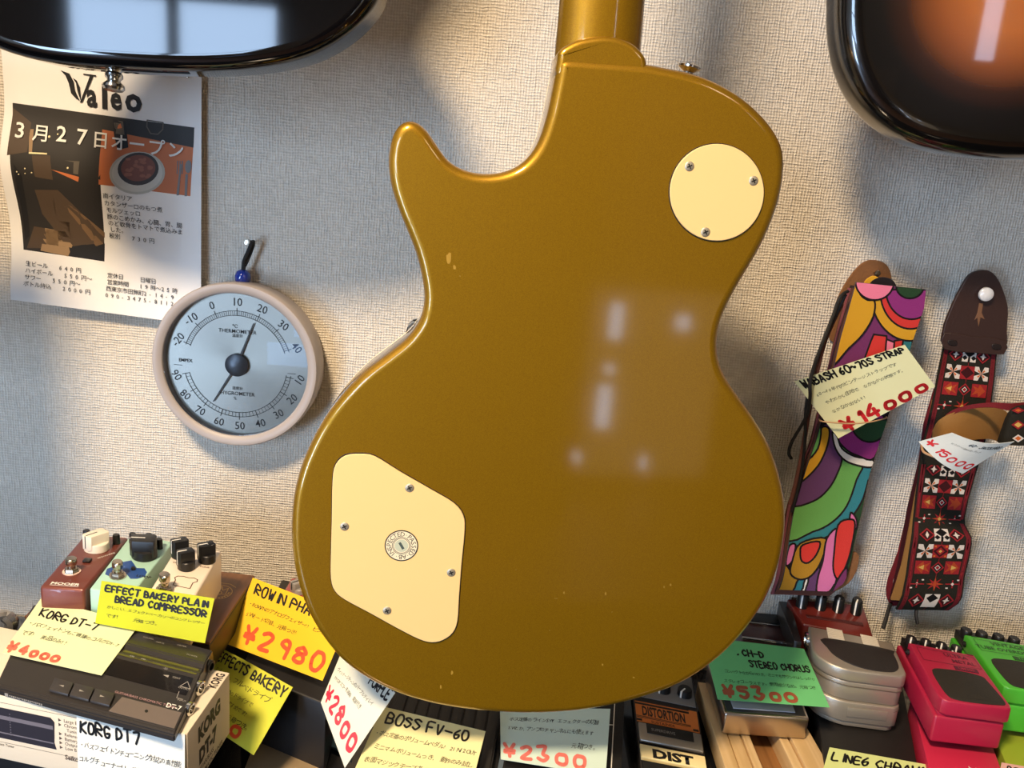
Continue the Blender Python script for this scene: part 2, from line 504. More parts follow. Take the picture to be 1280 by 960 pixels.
pn = MB(); pn.box(.90, 1.56, YF + .045, YF + .053, .06, .98)
structure('door_glow_pane', pn, mat('warm_door_glow', (236, 218, 186), 0.5, emit=0.55))  # glowing door pane added for the pale veil reflected in the gold

t = thing('reflection_cabinet', 'tall dark brown cabinet added behind the camera for its dark reflection', 'cabinet', (0.22, YF + .2, 0))  # unseen cabinet added to darken the reflection in the gold body
obj('body', MB().box(-.34, .78, YF + .005, YF + .4, 0.002, 2.1, .006), mat('cabinet_dark', (46, 34, 26), 0.5), t)
for x0, x1 in ((-.32, .215), (.225, .76)):
    d = obj('door', MB().box(x0, x1, YF + .4, YF + .42, .04, 2.06, .004), mat('cabinet_door_dark', (56, 41, 30), 0.45), t)
    hx = .20 if x0 < 0 else .24
    obj('handle', MB().tube([(hx, YF + .42, 1.0), (hx, YF + .45, 1.02), (hx, YF + .45, 1.12), (hx, YF + .42, 1.14)], .006), NICKEL, d)

for nm, p, rr, lab in (('ceiling_lamp', KEY_POS, KEY_R, 'round warm ceiling lamp above the hanging guitars'), ('ceiling_lamp', FILL_POS, .18, 'round warm ceiling lamp further back in the shop')):
    t = thing(nm, lab, 'lamp', (p.x, p.y, ZC))
    obj('base', MB().lathe([(0, 0), (rr + .03, 0), (rr + .03, -.03), (rr + .02, -.035), (0, -.035)], (p.x, p.y, ZC - .001)), mat('lamp_white', (225, 222, 214), 0.4), t)
    obj('rim', MB().lathe([(rr + .005, -.03), (rr + .03, -.03), (rr + .03, p.z - ZC - .012), (rr + .005, p.z - ZC - .012), (rr + .005, -.03)], (p.x, p.y, ZC), seg=40, caps=False), mat('lamp_white', (0, 0, 0)), t)

CT = 0.860
t = thing('display_counter', 'dark glass topped counter carrying the pedals below the guitars', 'counter', (0, -.33, 0))
obj('top', MB().box(-1.25, 1.25, -.62, -.004, CT - .02, CT, .002), mat('dark_glass_top', (24, 25, 28), 0.12, coat=0.4), t)
obj('body', MB().box(-1.22, 1.22, -.58, -.01, 0.002, CT - .02, .004), mat('counter_black', (30, 28, 27), 0.5), t)

# ---------------------------------------------------------------- guitars


def slab(name, pts, n, thick, r, m, parent, steps=6, r_far=None):
    """body cut from a board: outline points on its near face, rounded edges, n = unit normal towards the viewer"""
    ctr = sum(pts, Vector()) / len(pts); ex = Vector((0, 0, 1)).cross(n).normalized(); ey = n.cross(ex)
    P = [Vector(((p - ctr).dot(ex), (p - ctr).dot(ey))) for p in pts]; N = len(P)
    if sum(P[i].x * P[(i + 1) % N].y - P[(i + 1) % N].x * P[i].y for i in range(N)) < 0: P.reverse()
    nm = []
    for i in range(N):
        d = (P[(i + 2) % N] - P[i - 2]).normalized(); nm.append(Vector((-d.y, d.x)))
    r_far = r if r_far is None else r_far
    prof = [(r * 1.08, 0)] + [(r * (1 - math.sin(a)), -r * (1 - math.cos(a))) for a in [math.pi / 2 * k / steps for k in range(steps + 1)]]
    prof += [(r_far * (1 - math.cos(a)), -thick + r_far * (1 - math.sin(a))) for a in [math.pi / 2 * k / steps for k in range(steps + 1)]] + [(r_far * 1.08, -thick)]
    t = bmesh.new(); rings = [[t.verts.new(ctr + ex * (P[i].x + nm[i].x * o) + ey * (P[i].y + nm[i].y * o) + n * h) for i in range(N)] for o, h in prof]
    for a, b in zip(rings, rings[1:]):
        for i in range(N): t.faces.new((a[i], a[(i + 1) % N], b[(i + 1) % N], b[i]))
    t.faces.new(rings[0]); t.faces.new(rings[-1][::-1])
    bmesh.ops.recalc_face_normals(t, faces=t.faces[:])
    return obj(name, t, m, parent, sharp=60)


def strap_button(name, parent, p, d, s=1.0, m=None):
    return obj(name, MB().lathe([(0, 0), (.0048 * s, 0), (.0046 * s, .001 * s), (.0032 * s, .002 * s), (.0030 * s, .0055 * s), (.0052 * s, .0068 * s), (.0068 * s, .0076 * s), (.0070 * s, .0088 * s), (.0058 * s, .0098 * s), (.003 * s, .0104 * s), (0, .0106 * s)], p, d), m or CHROME, parent)


# gold guitar, its back towards us, turned a little about its neck
GA = math.radians(5); GN = Vector((math.sin(GA), -math.cos(GA), 0)); GP = C0 + ray(690, 480) * 0.56
def g(x, y, off=0.0): return pplane(x, y, GP + GN * off, GN)
GX = Vector((0, 0, 1)).cross(GN); GZ = Vector((0, 0, 1))
GOLD = gold_paint()
gt = thing('electric_guitar', 'gold single-cutaway electric guitar hanging with its back to the viewer', 'guitar', g(660, 880), 'guitars hanging on the wall')
body_px = [(714, 71.5), (704, 73), (698.5, 78), (696, 90), (690, 120), (683, 150), (672, 180), (655, 202), (632, 214), (605, 217), (580, 212), (560, 200), (545, 180), (533, 163), (521, 153), (509, 151), (497, 158), (489, 174), (485, 200), (488, 230), (497, 260), (508, 287), (519, 315), (526, 342), (530, 370), (527, 393), (519, 410), (505, 427), (481, 446), (455, 466), (430, 491), (408, 519), (390, 550), (375, 585), (366, 620), (363, 655), (364, 690), (370, 725), (382, 762), (400, 795), (425, 826), (455, 849), (490, 867), (530, 880), (570, 888), (615, 893), (660, 895), (710, 893), (760, 886), (810, 873), (852, 857), (892, 831), (926, 799), (956, 757), (974, 714), (983, 672), (984, 636), (978, 600), (965, 561), (946, 527), (925, 497), (908, 471), (900, 448), (899, 424), (904, 400), (915, 375), (930, 348), (947, 320), (962, 290), (975, 255), (982, 220), (981, 188), (970, 163), (950, 139), (925, 118), (895, 101), (865, 90), (836, 84), (810, 79), (775, 76), (740, 73.5)]
ob = slab('body', [g(p.x, p.y) for p in smooth([(a, b, 0) for a, b in body_px], 4, True)], GN, 0.042, 0.0062, GOLD, gt, r_far=0.0015)
# cream binding and arched front, seen only along the left edge
fr = [g(p.x, p.y) - GN * 0.0422 for p in smooth([(a, b, 0) for a, b in body_px], 4, True)]
slab('binding', fr, GN, 0.006, 0.0012, mat('binding_cream', (236, 222, 190), 0.4), gt, steps=3)
# heel and neck
hp = [(698, 71), (699, 64), (706, 57), (722, 49), (740, 45), (757, 43.5), (775, 46), (790, 52), (801, 61), (808, 71), (810, 81), (809, 100), (755, 104), (700, 98)]
slab('heel', [g(p.x, p.y) - GN * 0.0012 for p in smooth([(a, b, 0) for a, b in hp], 4, True)], GN, 0.036, 0.004, GOLD, gt, r_far=.001)
nk = MB(); rows = []
for k in range(13):
    z = k / 12; y = 78 - 118 * z if k < 6 else None
    pl, pr_ = g(699.5 + 1.5 * z, 72, 0), g(809.5, 79, 0)
    a = pl + GZ * (0.44 * z); b = pr_ + GZ * (0.44 * z); w = (b - a).length * (1 - 0.20 * z); c = (a + b) / 2 + GX * (-0.004 * z)
    row = []
    for j in range(17):
        th = math.pi * j / 16
        row.append(c - GX * math.cos(th) * w / 2 + GN * (math.sin(th) ** 0.8 * 0.020 - 0.0275))
    rows.append(row)
t = bmesh.new(); V = [[t.verts.new(p) for p in r] for r in rows]
for i in range(12):
    for j in range(16): t.faces.new((V[i][j], V[i][j + 1], V[i + 1][j + 1], V[i + 1][j]))
    t.faces.new((V[i][16], V[i][0], V[i + 1][0], V[i + 1][16]))
t.faces.new(V[0]); t.faces.new(V[-1][::-1]); bmesh.ops.recalc_face_normals(t, faces=t.faces[:])
obj('neck', t, GOLD, gt, sharp=60)
ntop = (rows[-1][0] + rows[-1][16]) / 2
hb = [(-.024, 0), (-.038, .05), (-.043, .17), (-.02, .185), (0, .178), (.02, .185), (.043, .17), (.038, .05), (.024, 0)]
slab('headstock', [ntop + GX * a + GZ * (b - .004) - GN * .001 for a, b in hb], GN, .016, .002, GOLD, gt, steps=2)
fb = MB(); a, b = g(700, 72), g(809, 79)
q1, q2 = ntop - GX * .022, ntop + GX * .022
fbt = bmesh.new(); vs = [fbt.verts.new(p) for p in (a - GN * .0277 - GZ * .02, b - GN * .0277 - GZ * .02, q2 - GN * .0005, q1 - GN * .0005, a - GN * .0337 - GZ * .02, b - GN * .0337 - GZ * .02, q2 - GN * .0065, q1 - GN * .0065)]
for f in ((0, 1, 2, 3), (7, 6, 5, 4), (0, 4, 5, 1), (1, 5, 6, 2), (2, 6, 7, 3), (3, 7, 4, 0)): fbt.faces.new([vs[i] for i in f])
bmesh.ops.recalc_face_normals(fbt, faces=fbt.faces[:])
obj('fretboard', fbt, mat('rosewood', (52, 32, 24), 0.5), gt)


def plate(name, px, off, r, m, parent, thick=0.0018, sub=3):
    return slab(name, [g(p.x, p.y) + GN * off for p in smooth([(a, b, 0) for a, b in px], sub, True)], GN, thick, r, m, parent, steps=2)


def screw(px, parent):
    p = g(*px) + GN * 0.0013
    o = obj('screw', MB().lathe([(0.0032, 0), (.0032, .0003), (.0028, .0006), (.0018, .0008), (0, .00085)], p, GN, 20), mat('screw_steel', (186, 176, 154), .45, .65), parent)
    o2 = MB()
    for a in (0.5, 0.5 + math.pi / 2):
        d = (GX * math.cos(a) + GZ * math.sin(a)); e = GN.cross(d)
        t = bmesh.new(); c = p + GN * .0009
        t.faces.new([t.verts.new(c + d * sx * .0018 + e * sy * .00045) for sx, sy in ((-1, -1), (1, -1), (1, 1), (-1, 1))]); o2.add(t)
    obj('cross_slot', o2, mat('slot_dark', (30, 26, 20), 0.6), o, sharp=180)


RIMD = mat('plate_shadow_line_black', (24, 16, 10), 0.6)  # dark rim under each cover plate paints the shadow line round it
cp_px = [(415, 650), (416, 600), (420, 580), (432, 569), (451, 567), (469, 570), (500, 589), (540, 612), (567, 628), (579, 643), (581, 662), (577, 705), (574, 745), (572, 775), (566, 790), (554, 799), (540, 802), (524, 798), (498, 785), (460, 764), (432, 749), (419, 738), (414, 722), (414, 690)]
cc = Vector((497, 684))
plate('plate_shadow_rim', [tuple(cc + (Vector(p) - cc) * 1.012) for p in cp_px], 0.0004, .0002, RIMD, gt, .0008)
cpl = plate('control_plate', cp_px, 0.0014, .0005, CREAM, gt)
for p in ((512, 609), (431, 657), (564, 714.5), (484, 762)): screw(p, cpl)
tp_px = [(895.5 + 59 * math.cos(a) * .995, 240.5 + 60.5 * math.sin(a)) for a in [2 * math.pi * k / 24 for k in range(24)]]
cc = Vector((895.5, 240.5))
plate('plate_shadow_rim', [tuple(cc + (Vector(p) - cc) * 1.022) for p in tp_px], 0.0004, .0002, RIMD, gt, .0008)
tpl = plate('switch_plate', tp_px, 0.0014, .0005, CREAM, gt)
for p in ((861, 208), (941, 226), (881, 290)): screw(p, tpl)
# inspection sticker
sp = g(502, 681) + GN * 0.00155; SR = (g(523, 681) - g(502, 681)).length
st = MB()
def disc(mb, r, off, mi, r2=None):
    t = bmesh.new(); n = 40
    o = [t.verts.new(sp + GN * off + (GX * math.cos(2 * math.pi * k / n) + GZ * math.sin(2 * math.pi * k / n)) * r) for k in range(n)]
    t.faces.new(o) if r2 is None else [t.faces.new((o[k], o[(k + 1) % n], i[(k + 1) % n], i[k])) for i in [[t.verts.new(sp + GN * off + (GX * math.cos(2 * math.pi * k / n) + GZ * math.sin(2 * math.pi * k / n)) * r2) for k in range(n)]] for k in range(n)]
    mb.add(t, mi)
disc(st, SR, 0, 0); disc(st, SR * .93, .00006, 1); disc(st, SR * .56, .0001, 0, SR * .53); disc(st, SR * .49, .0001, 0, SR * .46); disc(st, SR * .40, .00012, 2)
for a in (-.2,):
    t = bmesh.new(); d = (GX * .45 - GZ * .75).normalized(); e = GN.cross(d); c = sp + GN * .00018
    t.faces.new([t.verts.new(c + d * sx * SR * .24 + e * sy * SR * .08) for sx, sy in ((-1, -1), (1, -1), (1, 1), (-1, 1))]); st.add(t, 3)
txt = 'INSPECTED · PASSED · AB · '
for i, ch in enumerate('PASSED·AB·INSPECTED·'):
    a = math.radians(52 - i * 18); w = MB(); put_font(w, ch, 0, 0, SR * .40, center=True)
    for v in w.bm.verts:
        x, y = v.co.x, v.co.y; rr = SR * .745 + y
        v.co = sp + GN * .0001 + GX * (math.cos(a) * rr + math.sin(a) * x) + GZ * (math.sin(a) * rr - math.cos(a) * x)
    st.add(w.bm, 0)
stk = obj('inspection_sticker', st, [mat('sticker_black', (34, 28, 26), .6), mat('sticker_cream', (240, 226, 190), .6), mat('sticker_grey', (196, 200, 172), .6), mat('sticker_mark', (70, 84, 78), .6)], cpl, sharp=180)
stk['label'] = 'round black and white inspection sticker'
p = g(868, 93) - GN * 0.022
strap_button('strap_button', gt, p - GZ * .0015 + GX * .0005, (GX * .16 + GZ * .98), 1.12)
# a metal knob on the front peeps out at the waist
kp = g(517.5, 431) - GN * 0.048
kb = MB(); kb.lathe([(0, .004), (.0075, .004), (.0085, .003), (.0085, -.004), (.0076, -.005), (.0076, -.013), (.0085, -.0142), (.0085, -.017), (.008, -.018), (0, -.018)], kp, GN, 12)
obj('control_knob', kb, CHROME, gt, sharp=20)
# small wear marks in the lacquer
rng = random.Random(5); wm = MB()
for x, y, sx, sy in ((561, 322, 3.2, 8), (568, 334, 2, 4), (575, 345, 1, 1), (565, 841, 1.6, 3), (551, 858, 1.2, 3), (705, 741, 1.2, 2), (757, 742, 1.3, 2.5), (753, 831, 1.2, 2), (838, 731, 1.2, 2), (830, 734, 1, 2), (792, 847, 2, 1.2), (695, 748, 3, .6), (687, 788, .8, 1), (765, 765, .8, 1), (645, 712, .8, .8)):
    t = bmesh.new(); vs = []
    for k in range(9):
        a = 2 * math.pi * k / 9; q = rng.uniform(.6, 1.1)
        vs.append(t.verts.new(g(x + sx * math.cos(a) * q, y + sy * math.sin(a) * q) + GN * .00008))
    t.faces.new(vs); wm.add(t)
obj('wear_speck', wm, mat('worn_lacquer', (168, 132, 44), 0.4), gt, sharp=180)


def hanging_body(label, px, off, m, edge_r, thick, up=0.30, tilt=0.0):
    n = Vector((math.sin(tilt), -math.cos(tilt), 0)); p0 = pw(px[0][0], px[0][1], off)
    P = [pplane(q.x, q.y, p0, n) for q in smooth([(a, b, 0) for a, b in px], 5, True)]
    base = min(P, key=lambda v: v.z)
    r = thing('electric_guitar', label, 'guitar', base, 'guitars hanging on the wall')
    o = slab('body', P, n, thick, edge_r, m, r, steps=8)
    return r, P, n


BLK = mat('gloss_black_lacquer', (8, 8, 10), 0.05)
BLK.node_tree.nodes['Principled BSDF'].inputs['Coat Roughness'].default_value = 0.015
bk_px = [(-75, 0), (-45, 38), (0, 62), (60, 76), (140, 83), (240, 87), (320, 82), (380, 69), (425, 45), (455, 18), (472, -10), (480, -60), (470, -120), (440, -190), (405, -250), (395, -300), (405, -350), (440, -410), (450, -460), (425, -500), (395, -480), (360, -420), (310, -390), (230, -390), (170, -400), (110, -440), (70, -510), (30, -540), (0, -500), (10, -420), (20, -350), (5, -290), (-40, -220), (-80, -140), (-90, -60)]
bg, bP, bn = hanging_body('gloss black electric guitar hanging above the restaurant flyer', bk_px, 0.200, BLK, 0.010, 0.045)
p = pw(143, 83, 0.178)
bb = obj('strap_button', MB().lathe([(0, -.004), (.0075, -.004), (.0078, 0), (.0055, .002), (.005, .0045), (.0062, .006), (.0062, .008), (.0048, .0095), (.0048, .011), (.0075, .0135), (.0078, .0155), (.0065, .0172), (0, .0175)], p, Vector((0, -.15, -1)), 28), CHROME, bg)
bc = sum(bP, Vector()) / len(bP)
obj('neck', MB().box(bc.x - .028, bc.x + .028, -.198, -.172, bc.z + .12, bc.z + .75, .009), wood('maple', (190, 140, 80), (206, 160, 100), .4, 2), bg)
obj('headstock', MB().prism([(-.028, 0), (-.04, .05), (-.035, .16), (.01, .19), (.045, .15), (.028, 0)], 0, .014, .003), MATS['maple'], bg, lambda v: Vector((bc.x + v.x, -.196 + v.z, bc.z + .74 + v.y)))

SB = mat('sunburst_lacquer', (180, 100, 30), 0.2, coat=1.0)
sb_px = [(1056, -40), (1052, 0), (1053, 40), (1061, 82), (1080, 122), (1112, 156), (1155, 179), (1210, 192), (1280, 198), (1360, 192), (1430, 165), (1480, 120), (1505, 60), (1505, -10), (1480, -80), (1430, -140), (1405, -190), (1410, -240), (1440, -300), (1435, -350), (1400, -350), (1360, -310), (1300, -300), (1240, -310), (1190, -360), (1140, -400), (1110, -370), (1120, -310), (1135, -250), (1125, -190), (1090, -120)]
N, L, b = nodes(SB)
sbc = pw(1268, -8, 0.155)
tc = N.new('ShaderNodeTexCoord'); mp = N.new('ShaderNodeMapping')
sg, sP, sn = hanging_body('three-tone sunburst electric guitar hanging above the straps', sb_px, 0.155, SB, 0.016, 0.045)
rel = sbc - sg.location
k1, k2 = 1 / .120, 1 / .104
mp.inputs['Location'].default_value = (-rel.x * k1, 0, -rel.z * k2); mp.inputs['Scale'].default_value = (k1, 0, k2)
vl = N.new('ShaderNodeVectorMath'); vl.operation = 'LENGTH'
cr = N.new('ShaderNodeValToRGB'); e = cr.color_ramp.elements
e[0].position = 0.25; e[0].color = lin((172, 96, 24)); e[1].position = .90; e[1].color = lin((8, 7, 7))
x = e.new(.45); x.color = lin((136, 72, 20)); x = e.new(.66); x.color = lin((48, 23, 10)); x = e.new(.80); x.color = lin((12, 9, 8))
L.new(tc.outputs['Object'], mp.inputs[0]); L.new(mp.outputs[0], vl.inputs[0]); L.new(vl.outputs['Value'], cr.inputs[0]); L.new(cr.outputs[0], b.inputs['Base Color'])
sc_ = sum(sP, Vector()) / len(sP)
obj('neck', MB().box(sc_.x - .028, sc_.x + .028, -.153, -.127, sc_.z + .10, sc_.z + .70, .009), MATS['maple'], sg)
obj('headstock', MB().prism([(-.028, 0), (-.04, .05), (-.035, .16), (.01, .19), (.045, .15), (.028, 0)], 0, .014, .003), MATS['maple'], sg, lambda v: Vector((sc_.x + v.x, -.151 + v.z, sc_.z + .69 + v.y)))

# wall hangers that carry the three guitars by the head
for nm, x, y, z, lab in (('black', ntop.x, ntop.y, ntop.z, 'black padded yoke holding the gold guitar'), ('b', bc.x, -.185, bc.z + .74, 'black padded yoke holding the black guitar'), ('s', sc_.x, -.14, sc_.z + .69, 'black padded yoke holding the sunburst guitar')):
    t = thing('guitar_hanger', lab, 'hanger', (x, 0, z + .02), 'guitar hangers')
    obj('wall_plate', MB().box(x - .03, x + .03, -.012, -.0005, z - .03, z + .07, .003), BLACKM, t)
    obj('arm', MB().tube([(x, -.012, z + .03), (x, y + .045, z + .03)], .006, sub=0), BLACKM, t)
    for s in (-1, 1): obj('prong', MB().tube([(x, y + .045, z + .03), (x + s * .04, y + .035, z + .03), (x + s * .048, y - .03, z + .028), (x + s * .048, y - .045, z + .04)], .0055), BLACKM, t)

# ---------------------------------------------------------------- flyer on the wall
FC = [pw(8, 62, .003), pw(254, 92, .003), pw(255, 405, .003), pw(21, 373, .003)]
def fbend(u, v):
    lf = (1 - u) ** 0.8
    s = 0.004 + lf * (0.013 * math.exp(-((v - .44) / .17) ** 2) - 0.000 + .006 * math.exp(-((v - 1.0) / .16) ** 2) + .004 * max(0, 1 - v * 4))
    return s + 0.004 * v * u
FS = paper(FC, fbend)
W_, H_ = 245.0, 312.0
fl = thing('restaurant_flyer', 'white restaurant flyer with two photographs pinned below the black guitar', 'flyer', (FC[2] + FC[3]) / 2)
obj('sheet', sheet_of(FS, 16, 48, .0003), mat('flyer_white', (240, 238, 234), .7, spec=.25), fl, sharp=80)
def fu(x, y):
    """photo position -> flyer artwork position"""
    dx, dy = x - 8, y - 62
    det = 246 * 311 - 13 * 30
    u = (dx * 311 - dy * 13) / det; v = (dy * 246 - dx * 30) / det
    return u * W_, -v * H_
def fpoly(mb, px, mi): mb.flat([fu(*p) for p in px], mi=mi)
D = lambda n, c: mat('flyer_' + n, c, .6)
ph = MB()
fm = [D('dark', (38, 34, 30)), D('brown', (74, 58, 42)), D('plank', (112, 86, 58)), D('orange', (196, 110, 62)), D('lightwood', (150, 122, 88)), D('lamp', (236, 220, 170)), D('grey', (92, 84, 72)), D('black', (20, 18, 17))]
fpoly(ph, [(21, 126), (134, 141), (139, 322), (34, 308)], 0)
layers = [ph]
p2 = MB()
fpoly(p2, [(54, 232), (83, 232), (138, 290), (138, 298), (90, 304), (60, 262)], 1)
fpoly(p2, [(84, 246), (92, 252), (138, 300), (128, 303)], 2); fpoly(p2, [(94, 250), (104, 256), (139, 285), (139, 292)], 2); fpoly(p2, [(62, 240), (76, 240), (112, 301), (98, 303)], 1)
fpoly(p2, [(48, 278), (88, 284), (100, 303), (58, 306), (38, 306)], 1); fpoly(p2, [(62, 280), (88, 284), (98, 300), (92, 316), (56, 309)], 4); fpoly(p2, [(92, 302), (139, 299), (139, 322), (96, 316)], 7)
fpoly(p2, [(76, 207), (92, 211), (110, 216), (109, 222)], 3); fpoly(p2, [(92, 196), (110, 197), (109, 213), (103, 212), (103, 198)], 6); fpoly(p2, [(52, 190), (74, 190), (78, 220), (56, 216)], 1)
fpoly(p2, [(45, 158), (50, 158), (52, 188), (48, 188)], 4); fpoly(p2, [(48, 186), (70, 187), (70, 189), (48, 188)], 5); fpoly(p2, [(30, 200), (40, 215), (42, 290), (36, 296)], 7); fpoly(p2, [(22, 132), (46, 150), (46, 186), (22, 190)], 1)
for x, y, r in ((34, 210, .9), (44, 206, .9), (52, 211, .9), (36, 213, .9), (44, 212, .7), (70, 167, 1.5), (80, 164, 1), (96, 205, 1.2)): fpoly(p2, ring2(x, y, r, 8), 5)
fpoly(ph, [(134, 141), (248, 156), (247, 239), (134, 225)], 3)
fpoly(p2, [(134, 141), (248, 156), (248, 180), (134, 158)], 0)
p3 = MB()
fpoly(p3, [(146, 146), (162, 148), (168, 180), (155, 183), (149, 165)], 7); fpoly(p3, [(147, 147), (159, 148), (163, 171), (152, 168)], 6); fpoly(p3, ring2(156, 155, 4, 12), 3)
outline_strip(p3, [fu(*p) for p in [(189, 147), (189, 155), (194, 163), (203, 164), (209, 158), (209, 150)]], 1.4, 6)
fm += [D('plate', (206, 202, 190)), D('bowl', (58, 50, 46)), D('stew', (122, 70, 54)), D('steel', (120, 118, 116)), D('plate_rim', (186, 184, 172))]
fpoly(p3, ring2(181, 211, 34, 28, 0, 26), 12); p4 = MB(); fpoly(p4, ring2(181, 211, 31, 28, 0, 23), 8)
p5 = MB(); fpoly(p5, ring2(182, 206, 25, 28, 0, 20), 9); p6 = MB(); fpoly(p6, ring2(182, 205, 21, 28, 0, 16), 10)
rs = random.Random(3)
p7 = MB()
for _ in range(26): fpoly(p7, ring2(182 + rs.uniform(-15, 15), 205 + rs.uniform(-11, 11), rs.uniform(2, 3.6), 8, rs.random(), rs.uniform(1.4, 2.4)), 13)
fm.append(D('stew_light', (150, 94, 72)))
fpoly(p5, [(233, 200), (235, 200), (233, 238), (230, 238)], 11); fpoly(p5, [(240, 212), (243, 212), (243, 239), (240, 239)], 11); fpoly(p5, ring2(243, 203, 4, 12, 0, 8), 11)
for x in (229, 232, 235): fpoly(p5, [(x, 196), (x + 1.2, 196), (x + 1.6, 212), (x + .2, 212)], 11)
for i, q in enumerate((ph, p2, p3, p4, p5, p6, p7)): onto(q, FS, .00008 + .00008 * i, W_, H_, 16, 48)
allp = MB()
for q in (ph, p2, p3, p4, p5, p6, p7): allp.bm.from_mesh((lambda me: (q.bm.to_mesh(me), q.bm.free(), me)[2])(bpy.data.meshes.new('tmp')))
obj('printed_photographs', allp, fm, fl, sharp=180)
tx = MB(); WH = 1
def ft(s, x, y, size, mi=0, bold=0.0, sx=1.0, step=None):
    X, Y = fu(x, y)
    if step is None: put_font(tx, s, X, Y, size, 0, bold, mi, sx)
    else:
        for ch in s:
            if ch != ' ': put_font(tx, ch, X, Y, size, 0, bold, mi, sx)
            X += step
ft('a', 114, 129.5, 40, bold=.03, sx=.72); ft('l', 132.5, 131.5, 38, bold=.05, sx=.9); ft('e', 143, 133, 40, bold=.03, sx=.74); ft('o', 161.5, 135, 41, bold=.035, sx=.92)
fpoly(tx, [(81, 88), (92, 92), (97, 101), (99, 112), (105, 124), (100, 121), (94, 115), (91, 103), (87, 94)], 0); fpoly(tx, [(96, 97), (100, 103), (102, 113), (106, 124), (106, 118), (105, 108), (101, 100)], 0)
fpoly(tx, [(118, 93), (122, 94), (108, 126), (105, 126)], 0); fpoly(tx, [(109, 92), (125, 94), (125, 95.5), (109, 93.5)], 0)
onto(tx, FS, .0008, W_, H_, 16, 48); obj('shop_logo', tx, INK, fl, sharp=180); tx = MB()
for s, x, y in (('3', 28, 168), ('月', 50, 170), ('2', 79, 172.5), ('7', 104, 176), ('日', 123, 178), ('オ', 146, 181), ('ー', 168, 183), ('プ', 192, 187), ('ン', 216, 190)): ft(s, x, y, 27 if s in '327' else 22, 0, .012)
onto(tx, FS, .0012, W_, H_, 16, 48); obj('printed_headline', tx, WHITEP, fl, sharp=180); tx = MB()
for s, x, y in (('南イタリア', 139, 241), ('カタンザーロのもつ煮', 140, 250), ('モルツェッロ', 142, 258.5), ('豚のこめかみ、心臓、胃、腸', 143, 267), ('のど軟骨をトマトで煮込みま', 144, 275), ('した。', 146, 283), ('税別  730円', 145, 291)): ft(s, x, y, 7.4, 0, step=7.3)
for s, x, y in (('生ビール  640円', 38, 328), ('ハイボール  550円〜', 38, 337), ('サワー  550円〜', 38, 345.5), ('ボトル持込  2000円', 37, 354)): ft(s, x, y, 7.4, 0, step=7.2)
for s, x, y in (('定休日   日曜日', 144, 342), ('営業時間  19時〜25時', 144, 350.5), ('西東京市田無町2-14-9', 143, 359), ('090-3475-8112', 143, 367.5)): ft(s, x, y, 7.4, 0, step=7.0)
onto(tx, FS, .0008, W_, H_, 16, 48)
obj('printed_small_text', tx, INK, fl, sharp=180)
pin = thing('map_pin', 'tiny dark pin head in the upper right corner of the flyer', 'pin', pw(235, 96, .009))
obj('head', MB().lathe([(0, -.0035), (.0008, -.0035), (.0008, .0005), (.0013, .001), (.001, .0018), (0, .002)], pw(235, 96, .009), (0, -1, 0), 12), NICKEL, pin)

# ---------------------------------------------------------------- dial thermometer
TC = pw(293, 458, .036); TR_ = (pw(189, 444, .036) - TC).length; TN = Vector((0, -1, 0))
th = thing('thermometer', 'round beige thermometer and hygrometer hanging below the flyer', 'thermometer', TC - Vector((0, -.036, TR_)))
TH = TR_
case = mat('beige_case', (166, 156, 150), .45)
obj('case', MB().lathe([(0, -.033), (TH * .93, -.033), (TH * .985, -.030), (TH * 1.0, -.010), (TH, -.002), (TH * .985, .0005), (TH * .96, .001), (TH * .885, -.0005), (TH * .875, -.002), (TH * .87, -.010), (0, -.010)], TC, TN, 96), case, th, sharp=50)
def tx_(x, y, h): return TC + Vector((x * TH, -h, y * TH))
dl = mat('brushed_silver_dial', (170, 168, 158), .45, .8, aniso=.7)
Nn, Ll, bb_ = nodes(dl); tg = Nn.new('ShaderNodeTangent'); tg.direction_type = 'RADIAL'; tg.axis = 'Y'; Ll.new(tg.outputs[0], bb_.inputs['Tangent'])
dia = MB(); dia.lathe([(0, -.0098), (TH * .872, -.0098), (TH * .872, -.0088), (0, -.0088)], TC, TN, 64)
dial = obj('dial', dia, dl, th)
DK = mat('dial_print', (40, 44, 46), .6)
dp = MB()
def pol(r, a): return (r * math.cos(math.radians(a)), r * math.sin(math.radians(a)))
def arc(r, a0, a1, w):
    n = 40; outline_strip(dp, [pol(r, a0 + (a1 - a0) * k / n) for k in range(n + 1)], w, closed=False)
AU = lambda t: 160.5 - (t + 20) * (140 / 60) ; AL = lambda h: 194 + (90 - h) * (156 / 80)
arc(.655, 18, 162, .006); arc(.60, 18, 162, .006); arc(.655, 194, 352, .006); arc(.60, 194, 352, .006)
for tmin in range(-20, 41):
    a = AU(tmin); outline_strip(dp, [pol(.60, a), pol(.69 if tmin % 10 == 0 else .655, a)], .008 if tmin % 10 == 0 else .004, closed=False)
for hh in range(10, 91, 1):
    a = AL(hh)
    if a < 353 and hh % 2 == 0: outline_strip(dp, [pol(.60, a), pol(.69 if hh % 10 == 0 else .655, a)], .008 if hh % 10 == 0 else .004, closed=False)
for tv in range(-20, 41, 10):
    x, y = pol(.765, AU(tv)); put_font(dp, str(tv), x, y, .135, math.radians((AU(tv) - 90) * .72), .002, center=True, sx=.95)
for hv in range(10, 91, 10):
    x, y = pol(.765, AL(hv)); put_font(dp, str(hv), x, y, .135, math.radians((AL(hv) - 270) * .72), .002, center=True, sx=.95)
for s, x, y, z in (('℃', -.03, .47, .06), ('THERMOMETER', 0, .41, .065), ('温度計', 0, .355, .045), ('湿度計', 0, -.295, .045), ('HYGROMETER', 0, -.36, .065), ('%', -.03, -.42, .055)): put_font(dp, s, x, y, z, 0, .004, center=True)
